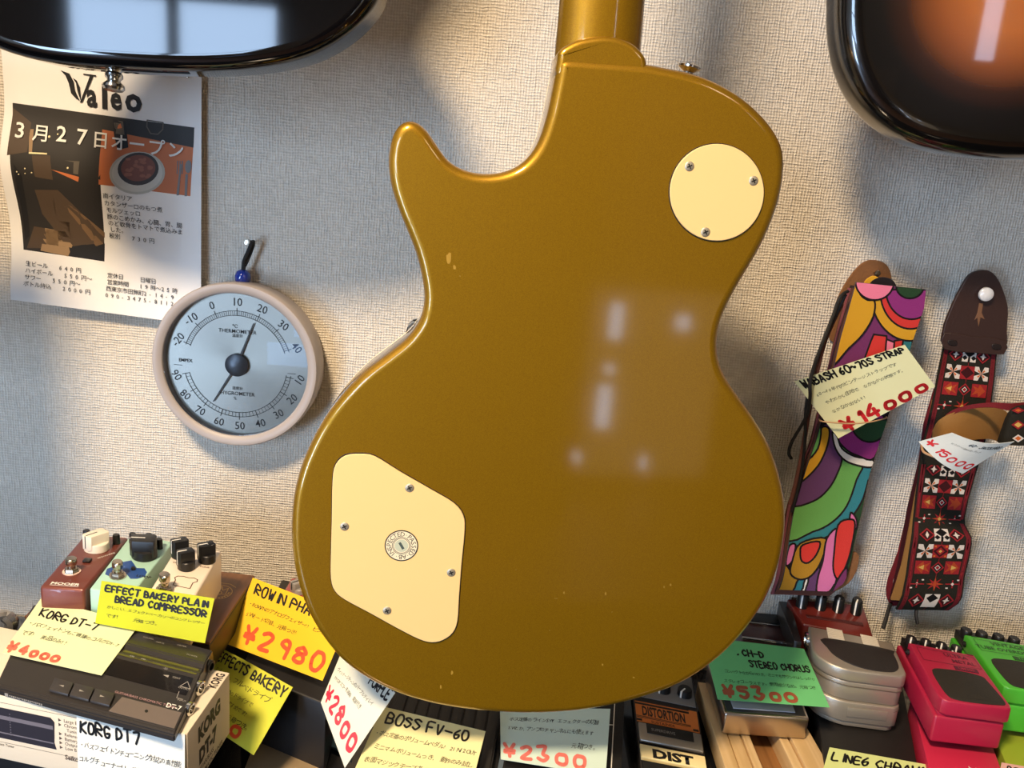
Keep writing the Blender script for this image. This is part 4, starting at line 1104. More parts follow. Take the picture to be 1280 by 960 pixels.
obj('middle_shell', MB().prism(dsh(1.5, L0 - 1), -33, -13.2, 1.6, seg=3), SILP, t, q.xf)
obj('lower_shell', MB().prism(dsh(1, L0 + 1), -55, -33.2, 1.8, seg=3), SILP, t, q.xf)
obj('base_plate', MB().prism(dsh(3, L0 - 1), -60, -55, .5), SILP, t, q.xf)
mb = MB(); mb.box(36, 72, L0 + .6, L0 + 1.6, -48, -38, .4); obj('battery_hatch', mb, SILP, t, q.xf)
gv = MB(); gv.prism(dsh(.6, L0 - .4), -18, -17, .3); gv.prism(dsh(.2, L0 + .6), -38.5, -37.8, .2); obj('seam', gv, mat('silver_seam', (120, 112, 100), .4, .5), t, q.xf)
pad = [(14, L0 * .27), (76, L0 * .27), (79, L0 * .40), (79, L0 * .72), (75, L0 * .86), (68, L0 * .92), (52, L0 * .93), (36, L0 * .86), (22, L0 * .70), (15, L0 * .5)]
obj('foot_pad', MB().prism([(p.x, p.y) for p in smooth([(a, b, 0) for a, b in pad], 3, True)], 0, .8, .3), mat('pad_black', (34, 30, 28), .55, bump=.3, bscale=900), t, q.xf)
for x0 in (18, 52):
    rb = MB()
    for k in range(8): rb.box(x0, x0 + 16, -2 + k * 2.2, -.4 + k * 2.2, .2, 1.0, .2)
    obj('ribbed_strip', rb, mat('ribbed_cream', (206, 198, 180), .45), t, q.xf)
jack(q, t, 0, 6, -12, (-1, 0), 8)
plain_box('storage_box', 'black flat box below the silver pedal', 'box', [(1012, 838), (1126, 846), (1152, 985), (1035, 975)], .8895, .8895 - CT - .0005, MATS['black_card'], W=90, lid=False)


def stomp(label, px, zb, zf, m, mdark, lines, code, knob_line, extra=0):
    q = quad(px, zb, zf, W=70); L = q.L
    t = thing('effect_pedal', label, 'effect pedal', q.base(-51), 'full size effect pedals on the counter')
    obj('lower_body', MB().box(-1.5, 68, -26, L - 4, -51, -20, 3.2, seg=3), m, t, q.xf)
    obj('foot', MB().box(3, 64, -20, L - 9, -52, -50.5, .3), BLACKM, t, q.xf)
    tr = MB(); tr.prism([(0, 0), (70, 0)] + [(70, L - 7), (68.5, L - 2), (64, L), (8, L - 2), (2.5, L - 5), (.4, L - 11)], -17, 0, 1.8, seg=3)
    obj('treadle', tr, m, t, q.xf)
    obj('hinge_block', MB().box(1.5, 66, 2, L - 6, -20.5, -16.5, .5), m, t, q.xf)  # body-coloured block filling the gap below the treadle
    cp = obj('control_panel', MB().box(2, 66, -26, -2, -20, -10, 1), BLACKP, t, q.xf)
    for x in (8, 24, 41, 57): knob_small(q, t, x, -14, 6.2, 9, line=WHITEP if knob_line else None, ang=math.radians(25), z0=-10)
    if knob_line:
        for x in (33, 50): knob_small(q, t, x, -6, 3.2, 7, line=WHITEP, ang=math.radians(25), z0=-10)
    fr = MB(); outline_strip(fr, [(6, L * .07), (66, L * .07), (66, L * .30), (6, L * .30)], .5)
    for v in fr.bm.verts: v.co.z = .6
    y = L * .150
    for s, x, sz in lines:
        put = MB(); put_font(put, s, 0, 0, sz, 0, .015, sx=.95)
        for v in put.bm.verts: v.co = Vector((x + v.co.x, y - v.co.y, .65))
        fr.add(put.bm); y += L * .105
    obj('printed_lettering', fr, mdark, t, q.xf, sharp=180)
    cb = MB(); cb.box(36, 60, L * .325, L * .395, .05, .7); obj('model_plate', cb, mdark, t, q.xf)
    print_on(q, code, 48, L * .36, 5.6, m, t, z=.85, center=True, bold=.01)
    pd_ = [(9, L * .47), (24, L * .42), (46, L * .415), (60, L * .45), (63, L * .52), (66, L * .82), (65, L * .93), (58, L * .955), (36, L * .965), (18, L * .95), (10, L * .90), (7.5, L * .70)]
    pad = obj('foot_pad', MB().prism([(p.x, p.y) for p in smooth([(a, b, 0) for a, b in pd_], 3, True)], 0, .7, .3), mat('pad_olive_black', (38, 34, 26), .6, bump=.3, bscale=900), t, q.xf)
    em = MB(); outline_strip(em, [(30, L * .86), (34, L * .70), (40, L * .60), (46, L * .66), (45, L * .76), (52, L * .86), (40, L * .80)], .8); outline_strip(em, ring2(40, L * .72, 5, 14), .6); outline_strip(em, [(24, L * .90), (58, L * .90)], .8, closed=False)
    for v in em.bm.verts: v.co.z = .78
    obj('embossed_emblem', em, mat('emboss_black', (24, 21, 17), .5), pad, q.xf, sharp=180)
    bt = MB()
    for x in (6, 62): bt.box(x, x + 6, .8, 2.4, -.4, .5, .2)
    obj('hinge_pin', bt, mdark, t, q.xf)
    jack(q, t, -.3, 5, -9, (-1, 0), 3.4, BLACKP)
    return q, t


PKM = mat('magenta_pedal_paint', (168, 28, 62), .42, coat=.15)
stomp('magenta red pedal with a black pad between the silver and green pedals', [(1136, 803), (1218, 819), (1267, 887), (1177, 877)], .962, .956, PKM, mat('dark_magenta_print', (84, 18, 40), .5), (('ULTRA', 33, 8.5), ('METAL', 38, 8.5)), 'UM300', True)
GRN = mat('green_pedal_paint', (72, 176, 48), .42, coat=.15)
stomp('bright green pedal at the right edge, beside the magenta pedal', [(1206, 793), (1292, 808), (1345, 872), (1255, 861)], .962, .956, GRN, mat('dark_green_print', (34, 74, 28), .5), (('VINTAGE', 22, 8.5), ('TUBE OVERDRIVE', 3, 8.5)), 'TO800', False)
q, t = plain_box('pedal_carton', 'flat magenta pedal carton below the magenta pedal', 'carton', [(1139, 870), (1226, 893), (1262, 990), (1163, 968)], .9035, .9035 - CT - .0005, mat('magenta_card', (200, 38, 74), .55), W=80, lid=False)
print_on(q, 'behringer', 44, q.L - 26, 7.5, WHITEP, t, bold=.01)
plain_box('pedal_carton', 'flat yellow-green pedal carton below the green pedal', 'carton', [(1232, 893), (1330, 912), (1360, 990), (1266, 975)], .9035, .9035 - CT - .0005, mat('lime_card', (158, 178, 52), .55), W=80, lid=False)

# ---------------------------------------------------------------- straps hanging on the wall
def interp(rows, y):
    """rows: (y, values...) sorted by y"""
    if y <= rows[0][0]: a, b = rows[0], rows[1]
    elif y >= rows[-1][0]: a, b = rows[-2], rows[-1]
    else:
        for a, b in zip(rows, rows[1:]):
            if a[0] <= y <= b[0]: break
    k = max(0, min(1, (y - a[0]) / (b[0] - a[0])))
    return [u + (w - u) * k for u, w in zip(a[1:], b[1:])]


def band(rows, n=40):
    """point on a hanging band: u across 0..1, y the height in the photo; rows (y, left, right, offset, drop)"""
    def S(u, y):
        xl, xr, of, dr = interp(rows, y); return pw(xl + (xr - xl) * u, y + dr * u, of)
    ys = [rows[0][0] + (rows[-1][0] - rows[0][0]) * k / n for k in range(n + 1)]
    return S, ys


def band_sheet(rows, thick, nu=8, n=40):
    S, ys = band(rows, n)
    return MB().sheet([[S(j / nu, y) for j in range(nu + 1)] for y in ys], thick)


def lay_band(mb, rows, lift):
    """artwork in (u, -y) laid on a band and trimmed at its edges"""
    bm = mb.bm; y = rows[0][0]; S, _ = band(rows)
    while y < rows[-1][0]:
        bmesh.ops.bisect_plane(bm, geom=bm.verts[:] + bm.edges[:] + bm.faces[:], plane_co=(0, -y, 0), plane_no=(0, 1, 0), dist=1e-6); y += 7
    for k in (0, 1):
        bmesh.ops.bisect_plane(bm, geom=bm.verts[:] + bm.edges[:] + bm.faces[:], plane_co=(0, -rows[-k][0], 0), plane_no=(0, 1, 0), dist=1e-6, clear_outer=k == 0, clear_inner=k == 1)
        bmesh.ops.bisect_plane(bm, geom=bm.verts[:] + bm.edges[:] + bm.faces[:], plane_co=(k, 0, 0), plane_no=(1, 0, 0), dist=1e-6, clear_outer=k == 1, clear_inner=k == 0)
    for v in bm.verts:
        p = S(v.co.x, -v.co.y); v.co = p + Vector((-.25, -1, .1)).normalized() * lift
    return mb


def ell(cx, cy, rx, ry, a0=0, a1=360, n=28): return [(cx + rx * math.cos(math.radians(a0 + (a1 - a0) * k / n)), cy + ry * math.sin(math.radians(a0 + (a1 - a0) * k / n))) for k in range(n + 1)]


# colourful scallop strap
prow = [(353, 1070, 1157, .060, 9), (375, 1064, 1155, .058, 9), (425, 1050, 1138, .054, 9), (470, 1040, 1124, .052, 10), (545, 1022, 1098, .048, 10), (585, 1008, 1086, .046, 9), (630, 994, 1077, .045, 9), (664, 988, 1069, .044, 8), (700, 983, 1062, .043, 6), (722, 979, 1055, .043, 5), (736, 974, 1040, .042, 2)]
pcol = [('plum', (112, 44, 92)), ('pink', (232, 124, 150)), ('mustard', (206, 152, 34)), ('magenta', (136, 42, 112)), ('forest', (30, 62, 34)), ('red', (204, 52, 46)), ('purple', (92, 54, 98)), ('green', (98, 160, 82)), ('teal', (44, 122, 134)), ('white', (228, 222, 212)), ('orchid', (206, 110, 160)), ('ochre', (166, 122, 30)), ('line', (24, 16, 18))]
pm = [mat('scallop_' + n, c, .85, sheen=.2, bump=.3, bscale=900, spec=.2) for n, c in pcol]; PI_ = {n: i for i, (n, c) in enumerate(pcol)}
ps = thing('guitar_strap', 'colourful scallop patterned guitar strap folded and hung on the wall', 'guitar strap', pw(1010, 736, .03), 'guitar straps on the wall')
for k, (dx, of, c) in enumerate(((-2, .008, 'line'), (-4, .016, 'brown'), (0, .024, 'line'), (-3, .031, 'rose'), (1, .038, 'line'), (1, .046, 'brown'))):
    m = {'line': mat('strap_edge_dark', (44, 24, 24), .8), 'brown': mat('strap_edge_brown', (92, 52, 42), .85), 'rose': mat('strap_edge_rose', (140, 74, 82), .85)}[c]
    obj('folded_layer', band_sheet([(y + 4 + k % 2 * 3, pw_l + dx * (1 + .4 * math.sin(y * .05 + k)) - 5 + (0 if y < 560 else -1), pw_r - 3, min(of, o - .004), d) for y, pw_l, pw_r, o, d in prow], .0022, 4, 24), m, ps, lambda v: v, sharp=60)
obj('front_layer', band_sheet(prow, .0016), pm[PI_['line']], ps, sharp=60)
def pu(x, y):
    yy = y
    for _ in range(4):
        xl, xr, o, d = interp(prow, yy); u = (x - xl) / (xr - xl); yy = y - d * u
    return (u, -yy)
shapes = [
    ('plum', [(1040, 340), (1170, 340), (1150, 440), (1110, 450), (1030, 470)]),
    ('red', [(1092, 418), (1108, 420), (1110, 450), (1080, 450)]), ('pink', [(1108, 424), (1118, 428), (1118, 450), (1106, 450)]), ('red', [(1118, 426), (1130, 424), (1126, 450), (1116, 450)]), ('teal', [(1129, 424), (1142, 415), (1138, 450), (1125, 450)]),
    ('mustard', ell(1137, 364, 49, 62, 0, 180)), ('red', ell(1138, 364, 38, 47, 0, 180)), ('magenta', ell(1139, 362, 32, 37, 0, 180)), ('forest', ell(1137, 358, 17, 15, 0, 180)),
    ('mustard', [(1069, 352), (1075, 368), (1084, 375), (1093, 377), (1091, 396), (1078, 418), (1060, 436), (1040, 456), (1050, 410)]), ('pink', ell(1093, 352, 24, 23, 0, 180)),
    ('forest', [(1060, 520), (1110, 530), (1075, 700), (1040, 700)]),
    ('teal', [(1092, 575), (1085, 600), (1076, 628), (1056, 655), (1030, 672), (1000, 680), (978, 680), (978, 560)]),
    ('green', [(1077, 572), (1070, 600), (1058, 632), (1040, 652), (1016, 664), (980, 669), (984, 560), (1030, 540)]),
    ('purple', [(1052, 568), (1046, 592), (1034, 612), (1016, 626), (990, 630), (1000, 590), (1020, 540), (1040, 530)]),
    ('mustard', [(1036, 536), (1034, 556), (1022, 582), (1000, 602), (1004, 580), (1020, 560), (1026, 535)]),
    ('green', [(1026, 536), (1022, 560), (1008, 575), (1010, 555), (1020, 530)]),
    ('white', [(1040, 540), (1044, 560), (1056, 575), (1075, 582), (1090, 583), (1090, 574), (1068, 570), (1052, 560), (1046, 545)]),
    ('magenta', [(1048, 545), (1056, 560), (1072, 569), (1093, 571), (1104, 520), (1070, 520)]), ('forest', ell(1087, 524, 24, 28, 0, 180)),
    ('orchid', [(1063, 640), (1070, 648), (1070, 660), (1062, 655)]),
    ('ochre', [(975, 700), (990, 715), (1000, 722), (995, 745), (970, 745)]), ('teal', [(998, 722), (1014, 718), (1006, 745), (992, 745)]), ('white', [(1006, 722), (1016, 716), (1012, 745), (1003, 745)]), ('purple', [(1012, 716), (1026, 710), (1024, 745), (1008, 745)]),
    ('orchid', [(986, 682), (994, 680), (990, 700), (982, 705)]),
    ('ochre', [(1000, 678), (1032, 672), (1026, 700), (1014, 718), (1000, 723), (988, 716), (990, 700)]), ('red', [(1003, 680), (1024, 676), (1020, 692), (1010, 702), (1002, 700), (1000, 690)]),
    ('orchid', [(1033, 672), (1046, 660), (1043, 690), (1044, 710), (1046, 720), (1036, 738), (1021, 738), (1022, 720), (1028, 700)]),
    ('red', [(1047, 655), (1062, 648), (1068, 655), (1062, 690), (1054, 712), (1046, 722), (1041, 710), (1042, 690)]),
    ('plum', [(1047, 722), (1058, 708), (1056, 730), (1040, 740)]),
]
for k, (c, px) in enumerate(shapes):
    if k not in (0, 1, 2, 3, 4) and len(px) < 20: px = [(p.x, p.y) for p in smooth([(a, b, 0) for a, b in px], 4, True)]
    mb = MB(); pp = [pu(*p) for p in px]
    mb.flat(pp, mi=0)
    a_ = MB(); n_ = len(px)
    for i in range(n_):
        a, b = Vector(px[i]), Vector(px[(i + 1) % n_]); d = b - a
        if d.length < 1e-4: continue
        d.normalize(); e = Vector((-d.y, d.x)) * 1.15; d = d * .8
        a_.flat([pu(*(a - d + e)), pu(*(a - d - e)), pu(*(b + d - e)), pu(*(b + d + e))])
    lay_band(mb, prow, .0004 + .00011 * k); lay_band(a_, prow, .00045 + .00011 * k)
    if k == 0: pat = MB()
    for src, mi in ((mb, PI_[c]), (a_, PI_['line'])): pat.add(src.bm, mi)
obj('woven_pattern', pat, pm, ps, sharp=180)
SUE = mat('suede_tan', (126, 84, 48), .95, bump=.6, bscale=500, vary=.2, vscale=150)
def wall_prism(px, off, th, m, name, parent, sub=3):
    return slab(name, [pw(p.x, p.y, off) for p in smooth([(a, b, 0) for a, b in px], sub, True)], Vector((0, -1, 0)), th, .0006, m, parent, steps=2)
wall_prism([(1113, 356), (1112, 337), (1104, 328), (1090, 325), (1077, 330), (1062, 347), (1048, 372), (1040, 400), (1038, 425), (1062, 432), (1090, 400)], .0035, .003, SUE, 'end_tab', ps)
wall_prism([(1040, 700), (1068, 690), (1074, 700), (1068, 720), (1056, 733), (1040, 737)], .0395, .002, SUE, 'end_tab', ps)
wall_prism([(1082, 362), (1080, 354), (1086, 347), (1094, 345), (1104, 352), (1104, 362)], .0520, .0015, pm[PI_['mustard']], 'folded_layer', ps)
wall_prism([(1088, 364), (1088, 354), (1096, 348), (1106, 346.5), (1116, 350), (1121, 358), (1120, 366)], .0545, .0015, pm[PI_['line']], 'folded_layer', ps)
cd = mat('black_cord', (18, 16, 16), .6)
obj('cord', MB().tube([pw(1060, 364, .058), pw(1050, 372, .063), pw(1040, 398, .066), pw(1022, 445, .085), pw(1013, 475, .098), pw(1012.5, 497, .097), pw(1008, 520, .08), pw(990, 552, .06), pw(986, 566, .055), pw(989, 573, .052)], .0016, sub=8), cd, ps)
obj('cord', MB().tube([pw(1057, 368, .056), pw(1036, 412, .06), pw(1020, 452, .062), pw(1008, 505, .062), pw(1006, 555, .055), pw(1000, 600, .05), pw(990, 640, .046)], .0016, sub=8), cd, ps)
obj('cord', MB().tube([pw(1052, 380, .05), pw(1030, 430, .055), pw(1014, 500, .055), pw(1000, 580, .05), pw(988, 630, .044)], .0022, sub=8), mat('strap_edge_brown', (0, 0, 0)), ps)
t = thing('nail', 'small nail carrying the colourful strap by its suede tab', 'nail', pw(1090, 338, .008), 'nails in the wall')
obj('shank', MB().lathe([(0, -.008), (.001, -.008), (.001, .006), (.003, .0062), (.003, .0075), (0, .008)], pw(1093, 341, .004), (0, -1, 0), 12), NICKEL, t)

# dark jacquard strap
jrow = [(426, 1181, 1247, .020, 7), (470, 1172, 1243, .026, 7), (508, 1165, 1238, .032, 6), (555, 1154, 1230, .040, 6), (580, 1150, 1222, .041, 5), (620, 1145, 1211, .041, 4), (650, 1142, 1205, .038, 3), (672, 1140, 1216, .046, 2), (690, 1137, 1213, .046, 2), (720, 1133, 1206, .043, 1), (746, 1128, 1203, .043, 1), (757, 1123, 1196, .040, 1), (762, 1120, 1186, .034, 1)]
js = thing('guitar_strap', 'dark red and black jacquard guitar strap with a brown leather end', 'guitar strap', pw(1160, 762, .02), 'guitar straps on the wall')
jc = [('base', (34, 31, 24)), ('border', (104, 28, 34)), ('red', (146, 34, 38)), ('white', (210, 198, 186)), ('orange', (196, 98, 40)), ('deep', (58, 16, 20)), ('black', (18, 15, 15)), ('gold', (206, 164, 84)), ('rust', (168, 66, 36))]
jm = [mat('jacquard_' + n, c, .85, bump=.5, bscale=1200, spec=.2) for n, c in jc]; JI = {n: i for i, (n, c) in enumerate(jc)}
LIN = mat('tan_lining', (150, 106, 50), .8, bump=.3, bscale=600)
back = [(486, 1168, 1200, .012, 2), (530, 1155, 1195, .014, 2), (570, 1150, 1190, .016, 2), (620, 1140, 1180, .016, 2), (690, 1123, 1165, .016, 2), (725, 1110, 1160, .018, 2), (742, 1107, 1160, .018, 2), (757, 1113, 1165, .018, 2)]
obj('back_layer', band_sheet(back, .0018, 4, 24), jm[1], js, sharp=60)
obj('lining', band_sheet([(500, 1166, 1190, .026, 2), (560, 1156, 1185, .030, 2), (600, 1148, 1180, .031, 2), (660, 1137, 1170, .031, 2), (705, 1128, 1160, .031, 2), (735, 1119, 1150, .031, 2), (750, 1114, 1150, .030, 2)], .0022, 4, 24), LIN, js, sharp=60)
obj('lining', band_sheet([(560, 1153, 1185, .023, 2), (640, 1134, 1170, .025, 2), (700, 1124, 1160, .026, 2), (752, 1112, 1150, .024, 2)], .002, 4, 24), jm[JI['deep']], js, sharp=60)
obj('front_layer', band_sheet(jrow, .0018), jm[0], js, sharp=60)


def jacquard(mb, y0, rows, ym, W=70.0, h=1.0):
    def dia(u, y, ru, ry, c): mb.flat([(u - ru, -y), (u, -y - ry), (u + ru, -y), (u, -y + ry)], mi=JI[c])
    def rec(u, y, ru, ry, c): mb.flat([(u - ru, -y - ry), (u + ru, -y - ry), (u + ru, -y + ry), (u - ru, -y + ry)], mi=JI[c])
    def lev(): mb.levels = getattr(mb, 'levels', [])
    for k in range(rows):
        y = y0 + ym * k; q = k % 4
        if q == 0:
            for u in (.25, .75): yield ('d', u, y, .135, 8.5, 'red'); yield ('d', u, y, .105, 6.5, 'deep'); yield ('d', u, y, .03, 4.5, 'white'); yield ('d', u, y, .06, 1.6, 'white')
            yield ('r', .5, y, .125, 8, 'white'); yield ('d', .5, y - 3, .10, 5.5, 'black'); yield ('r', .5, y + 5, .02, 3, 'black'); yield ('d', .42, y + 3, .05, 3, 'black'); yield ('d', .58, y + 3, .05, 3, 'black')
        elif q == 1:
            for u in (.25, .75):
                for a, b in ((-1, -1), (1, -1), (1, 1), (-1, 1)):
                    yield ('p', [(u, y), (u + a * .125, y + b * 3.2), (u + a * .125, y + b * 8.6), (u + a * .05, y + b * 8.6)], 'white'); yield ('p', [(u, y), (u + a * .07, y + b * 3.4), (u + a * .045, y + b * 5.2)], 'orange')
            yield ('r', .5, y, .125, 8.2, 'red'); yield ('d', .5, y, .12, 7.5, 'deep'); yield ('d', .5, y, .07, 4.8, 'red'); yield ('d', .5, y, .03, 2, 'gold')
            for a, b in ((-1, -1), (1, -1), (1, 1), (-1, 1)): yield ('r', .5 + a * .09, y + b * 6, .018, 1.2, 'orange')
        elif q == 2:
            for u in (.25, .75):
                s = -1 if u < .5 else 1
                yield ('r', u, y, .13, 8.3, 'red'); yield ('p', [(u + s * .11, y), (u, y - 8), (u - s * .02, y - 3), (u - s * .12, y - 6), (u - s * .06, y), (u - s * .12, y + 6), (u - s * .02, y + 3), (u, y + 8)], 'rust'); yield ('p', [(u + s * .07, y), (u - s * .02, y - 3), (u - s * .02, y + 3)], 'gold')
            yield ('d', .5, y, .11, 8, 'red'); yield ('d', .5, y, .08, 5.8, 'black'); yield ('d', .5, y, .05, 3.6, 'white'); yield ('d', .5, y, .035, 2.5, 'red')
        else:
            for u in (.2, .8):
                yield ('r', u, y, .12, .7, 'red'); yield ('r', u, y, .012, 5, 'red'); yield ('d', u, y, .03, 2, 'white'); yield ('r', u - .09, y + 5, .02, .8, 'white'); yield ('r', u + .09, y - 5, .02, .8, 'white')
            for a in range(4):
                c, s = math.cos(a * math.pi / 4), math.sin(a * math.pi / 4)
                yield ('p', [(.5 + c * .15, y + s * 9), (.5 - s * .03, y + c * 2), (.5 - c * .15, y - s * 9), (.5 + s * .03, y - c * 2)], 'red' if a % 2 else 'rust')
            yield ('d', .5, y, .04, 2.6, 'gold')
        if q != 3: yield ('r', .5, y + ym / 2, .004, 2.2, 'red')


def jac_obj(rows_, y0, n, ym, name, parent, S=None, borders=True):
    acc = MB(); items = list(jacquard(acc, y0, n, ym))
    if borders:
        a, b = rows_[0][0], rows_[-1][0]
        items = [('p', [(u0, a), (u1, a), (u1, b), (u0, b)], c) for u0, u1, c in ((.025, .10, 'border'), (.055, .07, 'red'), (.90, .975, 'border'), (.93, .945, 'red'))] + items
    for i, it in enumerate(items):
        mb = MB()
        if it[0] == 'd': _, u, y, ru, ry, c = it; pl = [(u - ru, y), (u, y - ry), (u + ru, y), (u, y + ry)]
        elif it[0] == 'r': _, u, y, ru, ry, c = it; pl = [(u - ru, y - ry), (u + ru, y - ry), (u + ru, y + ry), (u - ru, y + ry)]
        else: _, pl, c = it
        mb.flat([(p[0], -p[1]) for p in pl]); lay_band(mb, rows_, .0003 + .00007 * (i % 12 if i > 3 else 0)); acc.add(mb.bm, JI[c])
    return obj(name, acc, jm, parent, sharp=180)
jac_obj(jrow[:4], 441, 4, 21.3, 'woven_pattern', js); jac_obj(jrow[4:], 585, 9, 20.6, 'woven_pattern', js)
jac_obj(back[4:], 700, 3, 19, 'woven_pattern', js, borders=False)
LEA = mat('brown_leather', (56, 38, 34), .42, bump=.25, bscale=350)
wall_prism([(1181, 432), (1180, 412), (1185, 396), (1194, 375), (1205, 354), (1213, 343), (1223, 338.5), (1235, 338), (1245, 345), (1253, 360), (1260, 384), (1259, 410), (1256, 436), (1220, 436)], .0265, .004, LEA, 'leather_end', js)
wall_prism([(1181, 437), (1181, 416), (1218, 421), (1256, 425), (1255, 443), (1218, 441)], .0285, .002, LEA, 'leather_cross_bar', js, sub=2)
for x, y in ((1191, 428), (1246, 433)): wall_prism([(x - 5, y - 3), (x + 5, y - 2), (x + 5, y + 4), (x - 5, y + 3)], .0295, .001, mat('leather_dark', (30, 20, 19), .5), 'slot_tab', js, sub=2)
wall_prism([(1224, 379), (1229, 379), (1227, 391), (1231, 399), (1225.5, 397), (1223, 408), (1221.5, 397), (1218, 400), (1222, 390)], .0268, .0003, mat('leather_worn', (120, 84, 58), .6), 'worn_slit', js, sub=1)
t = thing('push_pin', 'round white push pin through the brown leather strap end', 'pin', pw(1229, 367, .02))
obj('head', MB().lathe([(0, -.022), (.0012, -.022), (.0012, .004), (.006, .0045), (.0068, .0055), (.0064, .0075), (.004, .0092), (0, .0097)], pw(1229, 367, .0245), (-.1, -1, 0), 28), mat('pin_white', (232, 230, 226), .25, coat=.5), t)
lp = MB(); lp.sheet([[pw(x, y, o) for x, y, o in r] for r in zip(*[smooth(e, 5) for e in ([(1168, 538, .05), (1178, 522, .066), (1203, 511, .070), (1234, 507, .064), (1256, 514, .055), (1262, 528, .05)], [(1168, 548, .05), (1180, 540, .066), (1203, 532, .070), (1232, 529, .064), (1250, 534, .055), (1257, 542, .05)], [(1169, 557, .05), (1182, 556, .066), (1203, 551, .070), (1230, 548, .064), (1245, 551, .055), (1252, 556, .05)])])], .0018)
obj('loop_lining', lp, LIN, js, sharp=60)
def ribbon(name, top, bot, m, n=5, th=.0018):
    a, b = smooth(top, n), smooth(bot, n)
    return obj(name, MB().sheet([[pw(*(p + (q - p) * k / 4)) for p, q in zip(a, b)] for k in range(5)], th), m, js, sharp=60)
lt, lb_ = [(1256, 523, .105), (1264, 511, .116), (1278, 507, .12), (1300, 506, .12), (1345, 505, .12)], [(1246, 552, .105), (1254, 556, .116), (1272, 557, .12), (1300, 558, .12), (1345, 560, .12)]
ribbon('loop_front', lt, lb_, jm[0])
ribbon('loop_top', [(1170, 536, .050), (1184, 517, .068), (1208, 507, .074), (1240, 503, .084), (1264, 504, .10), (1284, 502, .118)], [(1168, 542, .050), (1182, 524, .068), (1205, 513, .074), (1236, 509, .084), (1262, 513, .10), (1280, 508, .118)], jm[1])
lrow = [(506, 1261, 1345, .1205, 0), (557, 1256, 1345, .1205, 0)]
mb = MB()
for u, y, a, b, c in ((.14, 513, .10, 4, 'red'), (.14, 513, .05, 2, 'orange'), (.14, 531, .10, 6, 'red'), (.14, 531, .06, 3.5, 'gold'), (.14, 548, .09, 5, 'white'), (.14, 548, .05, 3, 'orange'), (.36, 520, .10, 6, 'red'), (.36, 545, .1, 6, 'white')):
    mb.flat([(u - a, -y), (u, -y - b), (u + a, -y), (u, -y + b)], mi=JI[c])
for i, f in enumerate(mb.bm.faces):
    for v in f.verts: v.co.z = i
bm = mb.bm
for v in bm.verts: v.co = pw(1261 + 84 * v.co.x, -v.co.y, .1206 + .0001 * v.co.z)
obj('woven_pattern', mb, jm, js, sharp=180)
obj('rubber_band', MB().tube([pw(1152, 556, .05), pw(1156, 566, .062), pw(1180, 574, .066), (pw(1205, 577, .066)), pw(1222, 573, .05)], .0012, sub=6), mat('rubber_tan', (190, 150, 110), .5), js)
obj('cord', MB().tube([pw(1113, 755, .02), pw(1109, 768, .028), pw(1104, 786, .036)], .002, sub=6), cd, js)
obj('cord', MB().tube([pw(1146, 758, .03), pw(1145, 768, .034), pw(1147, 780, .038)], .0018, sub=6), cd, js)

# ---------------------------------------------------------------- handwritten price tags
def P4(*a): return [pz(*p) for p in a]
PALE = (226, 232, 184)
price_tag('price_tag', 'pale green price tag lying on the black tuner', PALE, P4((52, 747, 1.0025), (174, 781, 1.0025), (127, 844, .9965), (3, 816, .9965)),
    [('KORG DT-7', 9, 21, 8.5, 'm', 1.5), ('・バズフェイトンもご機嫌のコルグDT-7', 3, 33, 6.0, 'j', .0), ('です!  美品のみ!!', 4, 45, 6.2, 'j')], None, 100, 68, [('¥4ooo', 2, 65, 9, 3)], mat('faded_orange_marker', (232, 116, 92), .6), 2)
price_tag('price_tag', 'yellow-green price tag leaning on the three small pedals', (188, 194, 46), P4((127, 726, 1.036), (268, 748, 1.036), (256, 804, 1.004), (119, 779, 1.004)),
    [('EFFECT BAKERY PLAIN', 5, 13, 8.2, 'm', 2.0), ('BREAD COMPRESSOR', 15, 26, 8.4, 'm', 2.0), ('かしこい…エフェクトベーカリーのコンプレッサー', 8, 36, 4.6, 'j', .0), ('です!    元箱つき。', 8, 48, 6, 'j')], None, 100, 60, seed=3)
kp_ = lambda x, z, d=1.6: qx(KQ, x, KQ.L + d, z)
price_tag('price_tag', 'white price tag hanging on the front of the tuner carton', (234, 236, 228), [kp_(120, 1), kp_(204, .5), kp_(204, -54, 4), kp_(120, -54, 4)],
    [('KORG DT7', 4, 17, 10, 'm', 1.9), ('・バズフェイトンチューニング対応の高性能', 2, 30, 6.4, 'j'), ('コルグチューナー!! OUT SWが付いて', 1, 43, 6.4, 'j'), ('るいです! 元箱つき', 4, 56, 6.6, 'j')], None, 105, 66, seed=4)
price_tag('price_tag', 'orange-yellow price tag reading 2980 standing on the black box', (240, 196, 48), P4((316, 722, .986), (438, 769, .986), (403, 851, .946), (284, 805, .946)),
    [('ROWIN PHASER', 7, 14, 9, 'm', 1.5), ('・ROWINのアナログフェイザー!! ビンテージ', 5, 26, 5.0, 'j'), ('SWモード切替。元箱つき!', 7, 36, 5.4, 'j')], None, 100, 66, [('¥2980', 14, 59, 15, 3.6)], ORINK, 5)
price_tag('price_tag', 'curved yellow-green price tag beside the tuner carton', (206, 210, 72), P4((268, 806, .941), (366, 859, .941), (317, 944, .906), (228, 884, .906)),
    [('EFFECTS BAKERY', 14, 12, 8.6, 'm', 1.6), ('ふんパン,フルベドライブ', 17, 23, 7.4, 'j'), ('クリーンなのに甘めのドライブで', 10, 34, 5.2, 'j'), ('す。ミニペダルでおすすめです!', 12, 43, 5.2, 'j'), ('元箱つき。', 58, 53, 6.4, 'j')], lambda u, v: .007 * math.sin(math.pi * min(1, u * 1.05)), 100, 66, [('¥54oo', 12, 62, 11, 3)], ORINK, 6)
